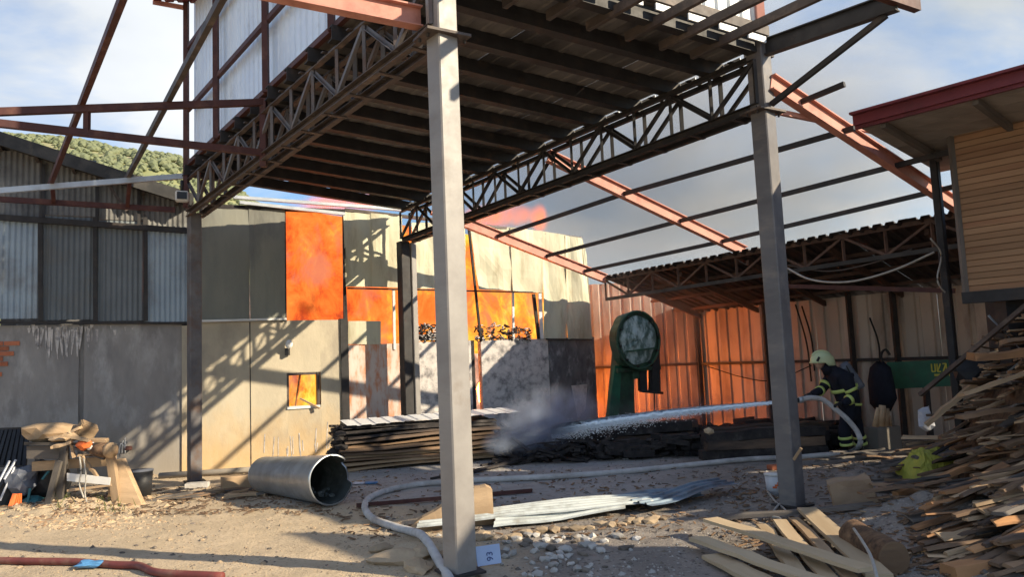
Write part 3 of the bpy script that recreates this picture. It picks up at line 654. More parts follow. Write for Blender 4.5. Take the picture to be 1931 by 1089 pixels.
# flames inside
def flamesheet(name, x0, x1, y0, y1, off, m, seed, amp=.35, yr=None):
    t0, z1 = wt(x0, y0); t1, z0 = wt(x1, y1); nu = int((t1-t0)/.12)+2; nv = int((z1-z0)/.12)+2; vs = []; fs = []
    for L in (0, 1):
        for j in range(nv+1):
            for i in range(nu+1):
                u, v = i/nu, j/nv; t = t0+(t1-t0)*u; zt_ = z1+((WP(x1, yr).z if yr else z1)-z1)*u; z = z0+(zt_-z0)*v
                d = amp*(noise.noise(Vector((t*1.1, z*.7, seed)))+.5*noise.noise(Vector((t*2.7, z*1.7, seed+4))))
                ed = min(1, 4*v*(1-v)*2)*min(1, 8*u*(1-u)); vs.append(wpt(t, z, off+(d+.25)*ed*(1 if L == 0 else -1)))
    k = (nu+1)*(nv+1); r = nu+1
    for j in range(nv):
        for i in range(nu):
            q = (j*r+i, j*r+i+1, (j+1)*r+i+1, (j+1)*r+i); fs.append(q); fs.append(tuple(c+k for c in q[::-1]))
    o = mesh(name, [v-W0 for v in vs], fs, m, Matrix.Translation(W0), None, True); return o
# object axes follow the wall so the fire's noise runs along it
fl = flamesheet('flames', 533, 1075, 372, 660, -.95, 'flame', 2, yr=452)
tag(fl, 'orange wall of flames filling the torn openings of the workshop', 'fire')
fl2 = flamesheet('flames', 536, 612, 695, 780, -.75, 'flame_yellow', 8, .15); tag(fl2, 'yellow flames glowing in the small square window', 'fire')
tag(blob('dark_smoke', WP(585, 575, -.35), (.42,.16,.34), 'smoke_soot', 3, 3, .4), kind='stuff')
tag(blob('dark_smoke', WP(800, 625, -.35), (.5,.16,.2), 'smoke_soot', 6, 3, .4), kind='stuff')
# flames licking above the roof line and beside the workshop
for i, (x, y, rx, rz, lb) in enumerate(((930,408,1.1,.38,'orange flames rising above the workshop roof left of the taller tongue'), (1016,412,.3,.42,'tall tongue of flame at the workshop roof edge'), (640,384,1.3,.25,'orange flames under the canopy deck edge'), (700,380,.7,.22,'flame tips licking up behind the dark wall sheet'))):
    o = blob('flame_tongue', WP(x, y, -1.2), (rx, .5, rz), 'flame_soft', i+1); tag(o, lb, 'fire')
o = blob('flame_tongue', pe+bk*1.0+wd*.22+Z*1.9, (.20,.3,1.35), 'flame_yellow', 6, rough=.6); tag(o, 'bright flames curling round the workshop corner behind the bandsaw', 'fire')
o = blob('hidden_flame', pe+bk*1.2-wd*1.15+Z*1.15, (.75,.6,1.0), 'flame_glow', 8, rough=.5); tag(o, 'hidden strong flame added low inside the east end of the workshop to light the shed', 'fire')  # hidden strong flame added to throw the orange glow on the shed
# ------------------------------------------------------------------ west workshop
west = thing('corrugated_workshop', WP(200, 900)*1, 'grey workshop with corrugated upper wall and stained concrete base', 'workshop')
WM[west.name] = west.matrix_world.copy(); 
def wb(name, x0, x1, z0, z1, m, th=.18, off=0.0, yref=700): return wbox(name, x0, x1, z0, z1, m, th, off, west, yref)
t_l = -6.5
zc = wz(200, 612)
P0 = wt(156,700)[0]; P1 = wt(345,700)[0]
slab_poly('concrete_wall', [wpt(t_l,-.1), wpt(P0-.06,-.1), wpt(P0-.06,zc), wpt(t_l,zc)], -.2, wn, 'concrete_grey', west)
slab_poly('concrete_wall', [wpt(P0+.02,-.1,.01), wpt(P1-.02,-.1,.01), wpt(P1-.02,zc,.01), wpt(P0+.02,zc,.01)], -.2, wn, 'concrete_grey', west)
slab_poly('concrete_wall', [wpt(P0-.06,-.1,-.06), wpt(P0+.02,-.1,-.06), wpt(P0+.02,zc,-.06), wpt(P0-.06,zc,-.06)], -.12, wn, 'concrete_grey', west)
slab_poly('concrete_pillar', [wpt(P1-.02,-.1,.05), wpt(wt(357,700)[0],-.1,.05), wpt(wt(357,700)[0],zc-.05,.05), wpt(P1-.02,zc-.05,.05)], -.26, wn, 'concrete_tan', west)
def wsheet(x0, x1, y0, y1, m, off, pitch=.085, amp=.012, seed=0):
    t0 = wt(x0, 500)[0]; t1 = wt(x1, 500)[0]; xm = (x0+x1)/2; z1 = wz(max(xm, 10), y0); z0 = wz(xm, y1)
    return sheet('wall_sheet', wpt(t0, z0, off), wd*(t1-t0), Z*(z1-z0), m, west, pitch, amp, seed=seed)
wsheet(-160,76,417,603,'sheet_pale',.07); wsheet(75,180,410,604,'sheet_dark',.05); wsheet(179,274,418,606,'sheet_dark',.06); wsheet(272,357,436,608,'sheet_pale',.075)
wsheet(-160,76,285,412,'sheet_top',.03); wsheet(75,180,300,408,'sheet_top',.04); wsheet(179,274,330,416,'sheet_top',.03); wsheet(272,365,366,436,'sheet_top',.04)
for x in (76, 179, 274):
    beam('wall_stud', WP(x,410,.09), WP(x+1,606,.09), .07, .05, 'dark_steel', west, up=wn)
beam('wall_rail', WP(-200,396,.1), WP(357,436,.1), .08, .10, 'dark_steel', west); beam('wall_rail', WP(-150,608,.05), WP(357,610,.05), .08, .04, 'dark_steel', west)
for x, y0, y1 in ((82,310,410), (183,340,420), (262,355,425)): beam('wall_stud', WP(x,y0,.07), WP(x,y1,.07), .05, .05, 'dark_steel', west, up=wn)
# shallow gable roof with deep dark verge
rt0, rz0 = wt(0, 262); rt1, rz1 = wt(345, 372); slope = (rz1-rz0)/(rt1-rt0)
ra = wpt(rt0-3.5, rz0-slope*3.5, .45); rbm = wpt(rt1+.15, rz1+slope*.15, .45)
slab_poly('roof_slab', [ra, rbm, rbm-wn*9, ra-wn*9], -.14, Vector((0,0,1)), 'roof_dark', west)
beam('verge_board', ra+wn*.02-Z*.1, rbm+wn*.02-Z*.1, .04, .22, 'roof_dark', west)
for k in range(12):
    a = ra.lerp(rbm, (k+.5)/12)-wn*.2-Z*.18; beam('roof_batten', a+wn*.15, a-wn*3, .05, .07, 'brown_steel', west)
a_, b_ = WP(205,352,.2), WP(330,398,.2)
beam('brace', WP(205,350,.15), WP(240,398,.15), .05, .05, 'brown_steel', west)
# exposed bricks at the west edge, where the render has come off
q0 = wt(40, 645)[0]; q1 = wt(-30, 700)[0]; zb = wz(20, 700)
for r_ in range(7):
    for c_ in range(6):
        t = q0-.02-c_*.235-(r_ % 2)*.11-.04*r_; z = wz(20, 642)-.09-r_*.085
        if c_ < 6 and t > t_l:
            slab_poly('brick', [wpt(t-.22, z, .018+.006*R.random()), wpt(t, z, .018), wpt(t, z+.07, .018), wpt(t-.22, z+.07, .018)], -.04, wn, 'brick_red', west)
# splash of pale lime run down the concrete
lv = []; lfc = []
for k in range(46):
    x = R.gauss(135, 42); y = 612+R.random()*14; L = R.uniform(.1, .55)*math.exp(-((x-110)/70)**2)+.05; p = WP(max(55,min(250,x)), y, .016); wv = R.uniform(.008, .03); b0 = len(lv); dr = R.uniform(-.12, .12)
    lv += [p-wd*wv, p+wd*wv, p+wd*(dr*L+wv*.3)-Z*L, p+wd*(dr*L-wv*.3)-Z*L, p-wd*wv-wn*.01, p+wd*wv-wn*.01, p+wd*(dr*L+wv*.3)-Z*L-wn*.01, p+wd*(dr*L-wv*.3)-Z*L-wn*.01]
    lfc += [(b0,b0+3,b0+2,b0+1),(b0+4,b0+5,b0+6,b0+7),(b0,b0+1,b0+5,b0+4),(b0+2,b0+3,b0+7,b0+6),(b0+1,b0+2,b0+6,b0+5),(b0+3,b0,b0+4,b0+7)]
sp_ = wmesh('lime_splash', lv, lfc, 'concrete_ash', west); sp_['kind'] = 'stuff'
# floodlight on the corner post
fld = thing('floodlight', onABpx(343,372,.25), 'white floodlight box clamped to the far left canopy post', 'floodlight')
fp = onABpx(343,371,.25)
boxo('housing', fp, (.2,.16,.17), 'white_paint', fld, rotz=.4, bev=.015); boxo('glass', fp+Vector((.04,-.09,0)), (.15,.01,.12), 'glass_dark', fld, rotz=.4); beam('bracket', fp+Z*.08, fp+Z*.28, .03, .03, 'dark_steel', fld); tube('sensor', [fp+Z*.10+wn*.03, fp+Z*.26+wn*.03], .03, 'black_plastic', fld)
# ------------------------------------------------------------------ east open shed
nE = Vector((dAB.y, -dAB.x, 0));  nE = nE if nE.x > 0 else -nE            # away from the canopy
e1_ = V(1150, 519, RB[2][1]+nE*.1, dAB); 
ev1 = RB[2][1]; 
evdir = (RB[0][1]-RB[2][1]); evdir.z = 0; evdir.normalize()
evP = RB[2][1]+nE*.05
def EV(x, y, off=0.): return V(x, y, evP+nE*off, evdir)
eL, eR = EV(1135, 522), EV(1931, 372)
Lsh = (eR-eL).length+3
ezl = eL.z; sl_ = 0
shed = thing('open_shed', Vector((eL.x, eL.y, 0)), 'dark open shed with corrugated roof and ribbed back wall lit orange by fire', 'shed')
evh = (eR-eL).normalized(); SD = 3.3
nsh = 10
for k in range(nsh):
    a = eL+evh*Lsh*k/nsh-nE*.05; b = eL+evh*Lsh*(k+1)/nsh-nE*.05
    sheet('roof_sheet', a+Z*.004*(k % 2), b-a, nE*(SD+.3)-Z*(SD+.3)*.27, 'shed_roof', shed, pitch=.2, amp=.045, prof='trap', th=.003)
# front girder of the shed
tp = shed
gl = beam('truss', eL-Z*.52+nE*.1, eL+evh*Lsh-Z*.52+nE*.1, .06, .07, 'roof_dark', shed)
beam('chord', eL-Z*.07+nE*.1, eL+evh*Lsh-Z*.07+nE*.1, .06, .07, 'rust_dark', gl)
ng = 16
for k in range(ng+1):
    a = eL+evh*Lsh*k/ng+nE*.1; beam('web_member', a-Z*.09, a-Z*.5, .04, .04, 'rust_dark', gl)
    if k < ng:
        b = eL+evh*Lsh*(k+1)/ng+nE*.1
        if k % 2: a, b = b, a
        beam('web_member', a-Z*.09, b-Z*.5, .04, .04, 'rust_dark', gl)
beam('gutter_pipe', EV(1480,540,-.1), EV(1800,549,-.1), .07, .07, 'red_primer', shed)
for k in range(7):
    a = eL+evh*Lsh*(k+.3)/7+nE*.2-Z*.2; beam('roof_rafter', a-Z*.02, a+nE*(SD-.25)-Z*(.02+(SD-.25)*.27), .06, .10, 'rust_dark', shed); 
for k in range(1,4):
    a = eL+nE*(SD*k/4)-Z*(SD*k/4*.27+.1); beam('roof_purlin', a, a+evh*Lsh, .05, .06, 'rust_dark', shed)
# end wall and back wall cladding
K = V(1317, 600, AT(1317, 600, 18.3), dAB); K.z = 0
ew0 = pe-wd*.1+bk*1.9; ew0 = Vector((ew0.x, ew0.y, 0))
kk = K-ew0; kk.z = 0; ewl = kk.length; kd = kk.normalized(); hW = V(1317,592,K,kd).z
npan = 4
for k in range(npan):
    a = ew0+kk*(k/npan); sheet('wall_sheet', a, kk/npan, Z*(3.6), 'cladding', shed, pitch=.25, amp=.012, prof='trap')
beam('wall_rail', ew0+Z*1.5-bk*.05, K+Z*1.5-bk*.05, .05, .06, 'brown_steel', shed)
bw = evh.copy(); bw.z = 0; bw.normalize(); nbw = 22; wl = .62
for k in range(nbw):
    a = K+bw*(k*wl); sheet('wall_sheet', a+Z*-.05+nE*.006*(k % 2), bw*wl, Z*(hW+.12), 'cladding', shed, pitch=.31, amp=.035, prof='trap', warp=.02, seed=k)
r0 = V(1320, 687, K-nE*.08, bw); r1_ = V(1800, 676, K-nE*.08, bw)
beam('wall_rail', r0, r0+bw*13, .05, .06, 'dark_steel', shed); 
for x in (1317, 1445, 1606, 1690): 
    p = V(x, 640, K-nE*.10, bw); p.z = 0; beam('post', p, p+Z*(hW+.15), .09, .09, 'dark_steel', shed)
tube('cable', spline([V(1330,690,K-nE*.12,bw), V(1400,712,K-nE*.12,bw), V(1460,718,K-nE*.12,bw), V(1530,690,K-nE*.12,bw)]), .012, 'cable_black', shed, 5)
for x0,y0,x1,y1 in ((1512,578,1536,700),(1500,575,1530,720),(1640,600,1660,690)): tube('cable', spline([V(x0,y0,K-nE*.14,bw), V((x0+x1)/2+6,(y0+y1)/2,K-nE*.2,bw), V(x1,y1,K-nE*.14,bw)]), .018, 'cable_black', shed, 5)
tube('cable', spline([EV(1482,505), EV(1530,528,-.2), EV(1600,532,-.3), EV(1680,512,-.2), EV(1762,476)]), .018, 'rope', shed, 6)
tube('cable', spline([EV(1482,500,.1), EV(1560,512,.1), EV(1640,498,.1), EV(1720,470,.1)]), .014, 'brown_steel', shed, 6)
# ------------------------------------------------------------------ timber shack on stilts, upper right
kL = AT(1795, 255, 9.1); kLb = V(1820, 552, kL, dAB)
zs0, zs1 = kLb.z, kL.z+.05; sx0 = Vector((kL.x, kL.y, 0)); fd = -dAB
shack = thing('plank_shack', sx0, 'raised plank clad shack under a dark red roof edge', 'shack')
npl = 26; ph = (zs1-zs0)/npl
for r_ in range(npl):
    z0 = zs0+r_*ph; L0 = 0
    for q, (s0, s1) in enumerate(((0, 1.27), (1.285, 3.1))):
        t_ = .012*R.random()
        P = [sx0+fd*s0+Z*z0, sx0+fd*s1+Z*z0, sx0+fd*s1+Z*(z0+ph-.006)+nE*.012, sx0+fd*s0+Z*(z0+ph-.006)+nE*.012]
        M_ = frame(P[0], P[1]); 
        vs_ = [M_.inverted() @ p for p in P]+[M_.inverted() @ (p-(-nE)*-.02-nE*.0+nE*.025) for p in P]
        mesh('plank', vs_, [(0,1,2,3),(7,6,5,4),(0,4,5,1),(1,5,6,2),(2,6,7,3),(3,7,4,0)], 'cladding_plank', M_, shack)
slab_poly('lining_board', [sx0+Z*zs0+nE*.04, sx0+Z*zs0+nE*.04+fd*3.1, sx0+Z*zs1+nE*.04+fd*3.1, sx0+Z*zs1+nE*.04], -.02, -nE, 'wood_brown', shack)
beam('corner_post', sx0+Z*(zs0-.02)-fd*.02, sx0+Z*zs1-fd*.02, .05, .06, 'wood_grey', shack)
beam('corner_post', sx0+Z*zs0+fd*1.28-nE*.03, sx0+Z*zs1+fd*1.28-nE*.03, .06, .04, 'wood_orange', shack)
beam('floor_beam', sx0+Z*(zs0-.07)-fd*.05, sx0+Z*(zs0-.07)+fd*3.2, .12, .14, 'dark_steel', shack)
slab_poly('side_wall', [sx0+Z*zs0+nE*.03-fd*.02, sx0+Z*zs0+nE*1.1-fd*.02, sx0+Z*(zs1-.3)+nE*1.1-fd*.02, sx0+Z*zs1+nE*.03-fd*.02], -.02, fd, 'wood_brown', shack)
slab_poly('floor', [sx0+Z*(zs0-.02)+nE*.06, sx0+Z*(zs0-.02)+fd*3.1+nE*.06, sx0+Z*(zs0-.02)+fd*3.1+nE*1.1, sx0+Z*(zs0-.02)+nE*1.1], .03, Z, 'wood_brown', shack)
for p in (sx0+fd*.35+nE*.25, sx0+fd*2.6+nE*.2, sx0+nE*1.0): beam('stilt', p, p+Z*(zs0-.02), .22, .22, 'dark_steel', shack)
tube('stay', [sx0+fd*.2+Z*(zs0-.3), sx0+fd*.55+Z*(zs0-.8), sx0+fd*.2+Z*(zs0-1.1)], .015, 'galvanised', shack, 5)
fa = AT(1610, 228, 8.9); fb = V(1931, 142, fa, dAB); fdv = (fb-fa).normalized(); Lr = 4.4
beam('fascia', fa+Z*-.0, fa+fdv*Lr, .05, .13, 'roof_trim_red', shack); beam('fascia', fa+Z*.07-nE*.05, fa+fdv*Lr+Z*.07-nE*.05, .12, .03, 'roof_trim_red', shack); beam('fascia', fa-Z*.085+nE*.04, fa+fdv*Lr-Z*.085+nE*.04, .05, .04, 'roof_trim_red', shack)
RW = 2.4; dz = -.12
for k in range(9):
    a = fa+nE*(.03+k*RW/9)+Z*(k*RW/9*dz-.05)
    b = a+nE*(RW/9-.012)+Z*((RW/9)*dz)
    slab_poly('soffit_board', [a, a+fdv*Lr, b+fdv*Lr, b], .02, Z, 'soffit', shack)
slab_poly('roof_top', [fa+Z*.06, fa+Z*.06+fdv*Lr, fa+Z*(.06+RW*dz)+fdv*Lr+nE*RW, fa+Z*(.06+RW*dz)+nE*RW], .03, Z, 'roof_dark', shack)
for k in range(5):
    a = fa+fdv*(k*1.0+.3)-Z*.11+nE*.1; beam('soffit_rafter', a, a+nE*1.6+Z*1.6*dz, .06, .08, 'wood_grey', shack)
# small lit brackets hanging from the eave corner
# props beside the shack
pt = AT(1755, 236, 9.9); pb = pt.copy(); pb.z = 0
prop = thing('shed_prop', pb, 'slim dark steel prop standing left of the plank shack', 'post')
beam('pole', pb+Z*-.05, pt, .10, .10, 'dark_steel', prop, 'cham', up=dAB); boxo('head_plate', pt, (.22,.22,.02), 'dark_steel', prop)
tube('loop_cable', spline([V(1755,450,pt,dAC), V(1775,480,pt,dAC), V(1768,530,pt,dAC), V(1790,560,pt,dAC)]), .012, 'rope', prop, 6)
dp0, dp1 = AT(1735, 745, 10.0), AT(1931, 580, 8.4)
dp = beam('leaning_pole', dp0, dp1+(dp1-dp0)*.3, .05, .05, 'brown_steel'); tag(dp, 'rusty pole leaning up to the right behind the slab wood pile', 'pole')
# unseen plank block added beyond the frame to shade the yard's front
ns0 = fa+fd*5.7+nE*.2; ns0.z = 0; sh_ = Vector((SUN.x, SUN.y, 0)).normalized()
stq = [ns0, ns0+fd*9, ns0+fd*9+sh_*4, ns0+sh_*4]
store = thing('sun_blocker', ns0, 'unseen plank walled block added right of the yard to shade its front', 'shed')
for a, b in ((0,1),(1,2),(2,3),(3,0)):
    p, q = stq[a], stq[b]; n_ = max(1, int((q-p).length/.5))
    for k in range(n_):
        s = p.lerp(q, k/n_); e = p.lerp(q, (k+.97)/n_); slab_poly('wall_board', [s, e, e+Z*5.3, s+Z*5.3], .04, Z.cross(q-p).normalized(), 'cladding_plank', store)
slab_poly('roof', [s_+Z*5.3 for s_ in stq], .12, Z, 'roof_dark', store)
# ------------------------------------------------------------------ bandsaw machine
bp_ = AT(1203, 760, 15.2); bp_.z = 0
saw = thing('bandsaw', bp_, 'green sawmill bandsaw with scorched round wheel guard', 'machine')
def MP(x, y, o=0): return V(1195+(x-1195)*.9+9, y, bp_+wn*o, wd)
cW = MP(1192, 642, .25); rW = (MP(1235,642,.25)-MP(1150,642,.25)).length/2
def disc(name, c, r, th, m, par, ax, n=40, dome=.0, rz=1.0):
    x = Z.cross(ax).normalized(); vs = []; fs = []
    rings = [(0, dome), (.4, dome*.85), (.75, dome*.5), (1, 0), (1, -th), (0, -th)]
    for rr, h in rings:
        for j in range(n):
            an = 2*math.pi*j/n; jr = r*rr*(1+.09*noise.noise(Vector((math.cos(an)*2.2, math.sin(an)*2.2, th*9)))); vs.append(c+x*math.cos(an)*jr+Z*math.sin(an)*jr*rz+ax*(h+.03*noise.noise(Vector((math.cos(an)*2, math.sin(an)*3, rr*3)))))
    for i in range(len(rings)-1):
        for j in range(n): fs.append((i*n+j, i*n+(j+1) % n, (i+1)*n+(j+1) % n, (i+1)*n+j))
    return wmesh(name, vs, fs, m, par)
disc('wheel_guard', cW, rW*1.05, .22, 'green_machine', saw, wn, rz=1.12); disc('wheel', cW+wn*.04, rW*.86, .05, 'machine_disc', saw, wn, dome=.08, rz=1.15)
for k in range(10):
    an = 2*math.pi*k/10+.2; xx_ = Z.cross(wn).normalized(); pb_ = cW+wn*.05+xx_*math.cos(an)*rW*.95+Z*math.sin(an)*rW*1.06; tube('bolt', [pb_, pb_+wn*.05], .022, 'dark_steel', saw, n=6)
tube('rim', [cW+wn*.05+Z.cross(wn).normalized()*math.cos(2*math.pi*k/36)*rW*1.04+Z*math.sin(2*math.pi*k/36)*rW*1.16 for k in range(37)], .028, 'green_machine', saw, 6)
for k in (-1,): beam('guard_rib', cW+wn*.13+Z*rW*(.45*k)-Z.cross(wn).normalized()*rW*.7, cW+wn*.13+Z*rW*(.45*k+.1)+Z.cross(wn).normalized()*rW*.7, .03, .03, 'green_machine', saw)
beam('crossbar', MP(1150,700,.1), MP(1240,694,.1), .08, .08, 'green_machine', saw)
slab_poly('leg', [MP(1146,690,.05), MP(1160,690,.05), MP(1150,790,.05)-Z*.3, MP(1126,790,.05)-Z*.3], .08, -wn, 'green_paint', saw)
slab_poly('body', [MP(1158,655), MP(1185,690), MP(1186,780,0)-Z*.4, MP(1138,780)-Z*.4], .3, -wn, 'green_machine', saw)
slab_poly('body', [MP(1175,660,.1), MP(1225,660,.1), MP(1210,712,.1), MP(1185,716,.1)], .2, -wn, 'green_machine', saw)
slab_poly('guide_arm', [MP(1226,612,.15), MP(1238,620,.15), MP(1242,741,.15), MP(1224,741,.15)], .14, -wn, 'dark_steel', saw)
slab_poly('guide_arm', [MP(1198,690,.12), MP(1212,690,.12), MP(1214,740,.12), MP(1200,738,.12)], .1, -wn, 'dark_steel', saw)
lump('motor', MP(1158,628,.0), (.18,.2,.18), 'green_machine', saw, 3, 2, .15); beam('table', MP(1200,738,.2), MP(1244,742,.2), .1, .05, 'char', saw)
beam('blade_rod', MP(1228,742,.1), MP(1229,800,.1)-Z*.0, .025,.025,'dark_steel', saw)
# ------------------------------------------------------------------ green banner board, black jacket etc under the shack
gb = V(1680, 690, K-nE*1.6, bw)
ban = thing('green_board', Vector((gb.x, gb.y, 0)), 'dark green board with faded yellow lettering below the ribbed wall', 'board')
GB = lambda x, y, o=0.: V(x, y, K-nE*(1.6+o), bw)
slab_poly('panel', [GB(1672,735), GB(1931,722), GB(1931,672), GB(1672,684)], .04, nE, 'green_paint', ban)
for k in range(9):
    x = 1757+k*10.5; a = GB(x, 694, .012); hh = .13
    for dx, dz_, ex, ez in R.sample([(0,0,0,1),(0,1,.6,1),(0,.5,.5,.5),(.6,0,.6,1),(0,0,.6,0),(0,0,.6,1)], 3):
        beam('letter', a+bw*(dx*.09)+Z*(dz_-.5)*hh, a+bw*(ex*.09)+Z*(ez-.5)*hh, .02, .006, 'yellow_letter', ban, up=nE)
for k in range(5):
    a = GB(1762+k*14, 708+R.uniform(-2,2), .012); beam('letter', a, a+bw*.10, .035, .006, 'yellow_letter', ban, up=nE)
for x in (1745, 1930):
    p = GB(x, 720, -.1); p.z = 0; beam('leg', p, p+Z*1.2, .08, .08, 'dark_steel', ban)
jk = V(1660, 730, K-nE*2.0, bw)
JK = lambda x, y, o=0.: V(x, y, K-nE*(2.0+o), bw)
coat = thing('hanging_coat', JK(1662, 690), 'black coat hanging from a hook beside the green board', 'coat')
prof = [(1652,682),(1640,694),(1636,720),(1640,762),(1655,778),(1680,776),(1692,752),(1686,720),(1680,694),(1666,682)]
pts = [JK(*p) for p in prof]; cc = JK(1663,728,.12); vs_ = [p for p in pts]+[cc]+[cc.lerp(p, .6)+(-nE)*.05 for p in pts]+[JK(1663,728,-.12)]
kq = len(pts); fs_ = []
for i in range(kq):
    j = (i+1) % kq; fs_ += [(i, j, kq+1+j, kq+1+i), (kq+1+i, kq+1+j, kq), (j, i, 2*kq+1)]
wmesh('cloth', vs_, fs_, 'turnout_coat', coat, True)
tube('hook', spline([JK(1664,686), JK(1662,668), JK(1670,660), JK(1678,670)]), .02, 'cable_black', coat, 6)
# concrete block, stump under the coat, white bag, tarp
def prism_on(name, px, py, size, m, label, cat, rotz=0., tilt=(0,0), dz=0., bev=.01, group=None):
    p = G(px, py); p.z = gz(p.x, p.y)+size[2]/2+dz; o = boxo(name, p, size, m, None, rotz, tilt, bev); return tag(o, label, cat, group)
prism_on('concrete_block', 1665, 850, (.62,.3,.42), 'concrete_grey', 'grey concrete block below the hanging black coat', 'block', .5)
sp0 = AT(1663, 805, 11.55); sp1 = AT(1666, 765, 11.55)
stu = thing('tree_stump', sp0, 'pale broken stump standing on the concrete block', 'stump')
for k, (dx, r0, r1, h1) in enumerate(((-.10,.05,.03,.9),(-.02,.06,.05,1.),(.07,.055,.035,.85),(.13,.03,.02,.5))): tube('splinter', [sp0+Vector((dx,0,0)), sp0+Vector((dx*.8,0,0))+(sp1-sp0)*h1], (lambda a_, b_: (lambda t: a_+(b_-a_)*t))(r0, r1), 'wood_tan', stu, 7)
o = lump('plastic_bag', AT(1746, 790, 11.2), (.10,.09,.19), 'bag_white', None, 5, 2, .6); tag(o, 'crumpled white plastic bag right of the green machine legs', 'bag')
def tarp(name, outline, Y, dy, hgt, m, label, cat, seed):
    """crumpled cover: a heap-shaped grid draped over junk"""
    P = [AT(x, y, Y) for x, y in outline]; x0, x1 = P[0], P[1]; vs = []; fs = []; nu, nv = 26, 12
    for j in range(nv+1):
        for i in range(nu+1):
            u, v = i/nu, j/nv; e = math.sin(math.pi*min(1, max(0, u)))**.6*math.sin(math.pi*v)**.7
            p = x0.lerp(x1, u)+Vector((0, 1, 0))*dy*(v-.5)
            p.z = gz(p.x, p.y)+.04+hgt*e*(1+.35*noise.noise(Vector((u*4, v*3, seed))))+.05*abs(noise.noise(Vector((u*11, v*9, seed))))
            p.y += .08*noise.noise(Vector((u*7, v*7, seed+3))); vs.append(p)
    for j in range(nv):
        for i in range(nu): a = j*(nu+1)+i; fs.append((a, a+1, a+nu+2, a+nu+1))
    o = wmesh(name, vs, fs, m); so_ = o.modifiers.new('thickness', 'SOLIDIFY'); so_.thickness = .006; return tag(o, label, cat)
tarp('yellow_sheet', [(1700,862),(1815,846)], 9.6, .6, .34, 'yellow_tarp', 'crumpled yellow plastic sheet on the offcuts', 'plastic sheet', 2)
tarp('grey_sheet', [(1795,830),(1870,820)], 10.2, .6, .42, 'tank_grey', 'grey blue plastic sheet right of the yellow one', 'plastic sheet', 5)
prism_on('leaning_board', 1855, 800, (.5,.04,.85), 'concrete_grey', 'grey upright board behind the slab pile', 'board', .5, (.3,0))
p = AT(1862,700,9.6); o = lump('dark_tarp', p, (.4,.25,.2), 'black_plastic', None, 9, 2, .5); tag(o, 'dark blue black tarpaulin bundle above the slab pile', 'tarpaulin')
# ------------------------------------------------------------------ hoses, water, smoke
fy = AT(1600, 855, 11.0); ff0 = G(1608, 857); ff0.z = 0
FX = Vector((1, 0, 0)); 
sF = (ff0.y)/F
def FP(px, py, dd=0.):  # figure frame: x to the right, z up from the feet
    return ff0+Vector(((px-1608)*sF*1.0-(855-py)*sF*.072*0, dd, (857-py)*sF*1.0))
def FQ(px, py, dd=0.): return AT(px, py, ff0.y+dd)
hp = [FQ(1508,755,-.35), FQ(1530,751,-.3), FQ(1552,755,-.25), FQ(1575,772,-.3), FQ(1598,792,-.38), FQ(1617,816,-.40), FQ(1622,838,-.42)]
gr = [G(1608,856), G(1580,863), G(1540,866), G(1500,868), G(1420,873), G(1340,879), G(1200,893), G(1080,905), G(960,912), G(880,914), G(800,918), G(740,928), G(700,944), G(688,962), G(702,984), G(740,1001), G(775,1012), G(800,1038), G(828,1070), G(850,1105), G(870,1160)]
for q in gr: q.z = gz(q.x, q.y)+.042
hose = tube('fire_hose', spline(hp+gr, 10), .042, 'hose_fabric', None, 12); 
hose2 = tag(hose, 'long white fire hose snaking from the firefighter across the yard', 'hose')
noz = thing('hose_nozzle', FQ(1500,756,-.36), 'dark hose nozzle held towards the fire', 'nozzle')
tube('barrel', [FQ(1488,757,-.38), FQ(1500,756,-.36), FQ(1512,755,-.35)], lambda t: .025+.02*t, 'black_plastic', noz, 10); tube('coupling', [FQ(1506,755,-.35), FQ(1514,755,-.35)], .052, 'galvanised', noz, 12)
js = FQ(1490,757,-.38); je = AT(1040, 812, 13.6)
jp = []; 
for i in range(25):
    t = i/24; p = js.lerp(je, t); p.z += .05*math.sin(math.pi*t); jp.append(p)
tag(tube('water_jet', jp, lambda t: .025+.075*t, 'spray', None, 10), 'white jet of water arcing from the nozzle to the smouldering timber', 'water', kind='stuff')
jq = []; 
for i in range(161):
    t = i/160; k_ = min(23, int(t*24)); p = jp[k_].lerp(jp[k_+1], t*24-k_); jq.append(p+Vector((0, noise.noise(Vector((t*30,1,0))), noise.noise(Vector((t*34,5,0)))))*.05*t)
tag(tube('water_core', jq, lambda t: (.014+.022*t)*max(.05, min(1, (1-t)*5))*(1+.7*noise.noise(Vector((t*70,0,2)))), 'water_white', None, 8), 'solid white heart of the water jet', 'water', kind='stuff')
dvv = []; dff = []
for k in range(9000):
    t = R.random()**.8; i = min(23, int(t*24)); p = jp[i].lerp(jp[i+1], t*24-i); s = R.uniform(.003, .008); r = (.02+.10*t)*R.gauss(0, .5); an = R.uniform(0, 6.28)
    p = p+Vector((0, math.cos(an), math.sin(an)))*r-Z*abs(R.gauss(0, .05))*t*2; b0 = len(dvv)
    dvv += [p+Vector(v)*s for v in ((1.8,0,-.7),(-1.8,1,-.7),(-1.8,-1,-.7),(0,0,1))]; dff += [(b0,b0+1,b0+3),(b0+1,b0+2,b0+3),(b0+2,b0,b0+3),(b0,b0+2,b0+1)]
tag(wmesh('water_drops', dvv, dff, 'water_white'), 'drops flying off the water jet', 'water', kind='stuff')
for x, y, Y, r, m, s in ((1000,812,13.3,(.85,.5,.50),'smoke_blue',2), (1040,775,13.8,(1.0,.6,.6),'smoke_blue',5), (945,835,12.9,(.35,.3,.25),'smoke_blue',8), (1120,800,14.5,(1.3,.6,.45),'smoke_dark',3), (1350,770,14.2,(2.4,.6,.4),'smoke_dark',7)):
    tag(blob('smoke', AT(x,y,Y), r, m, s, 3, .3), kind='stuff')
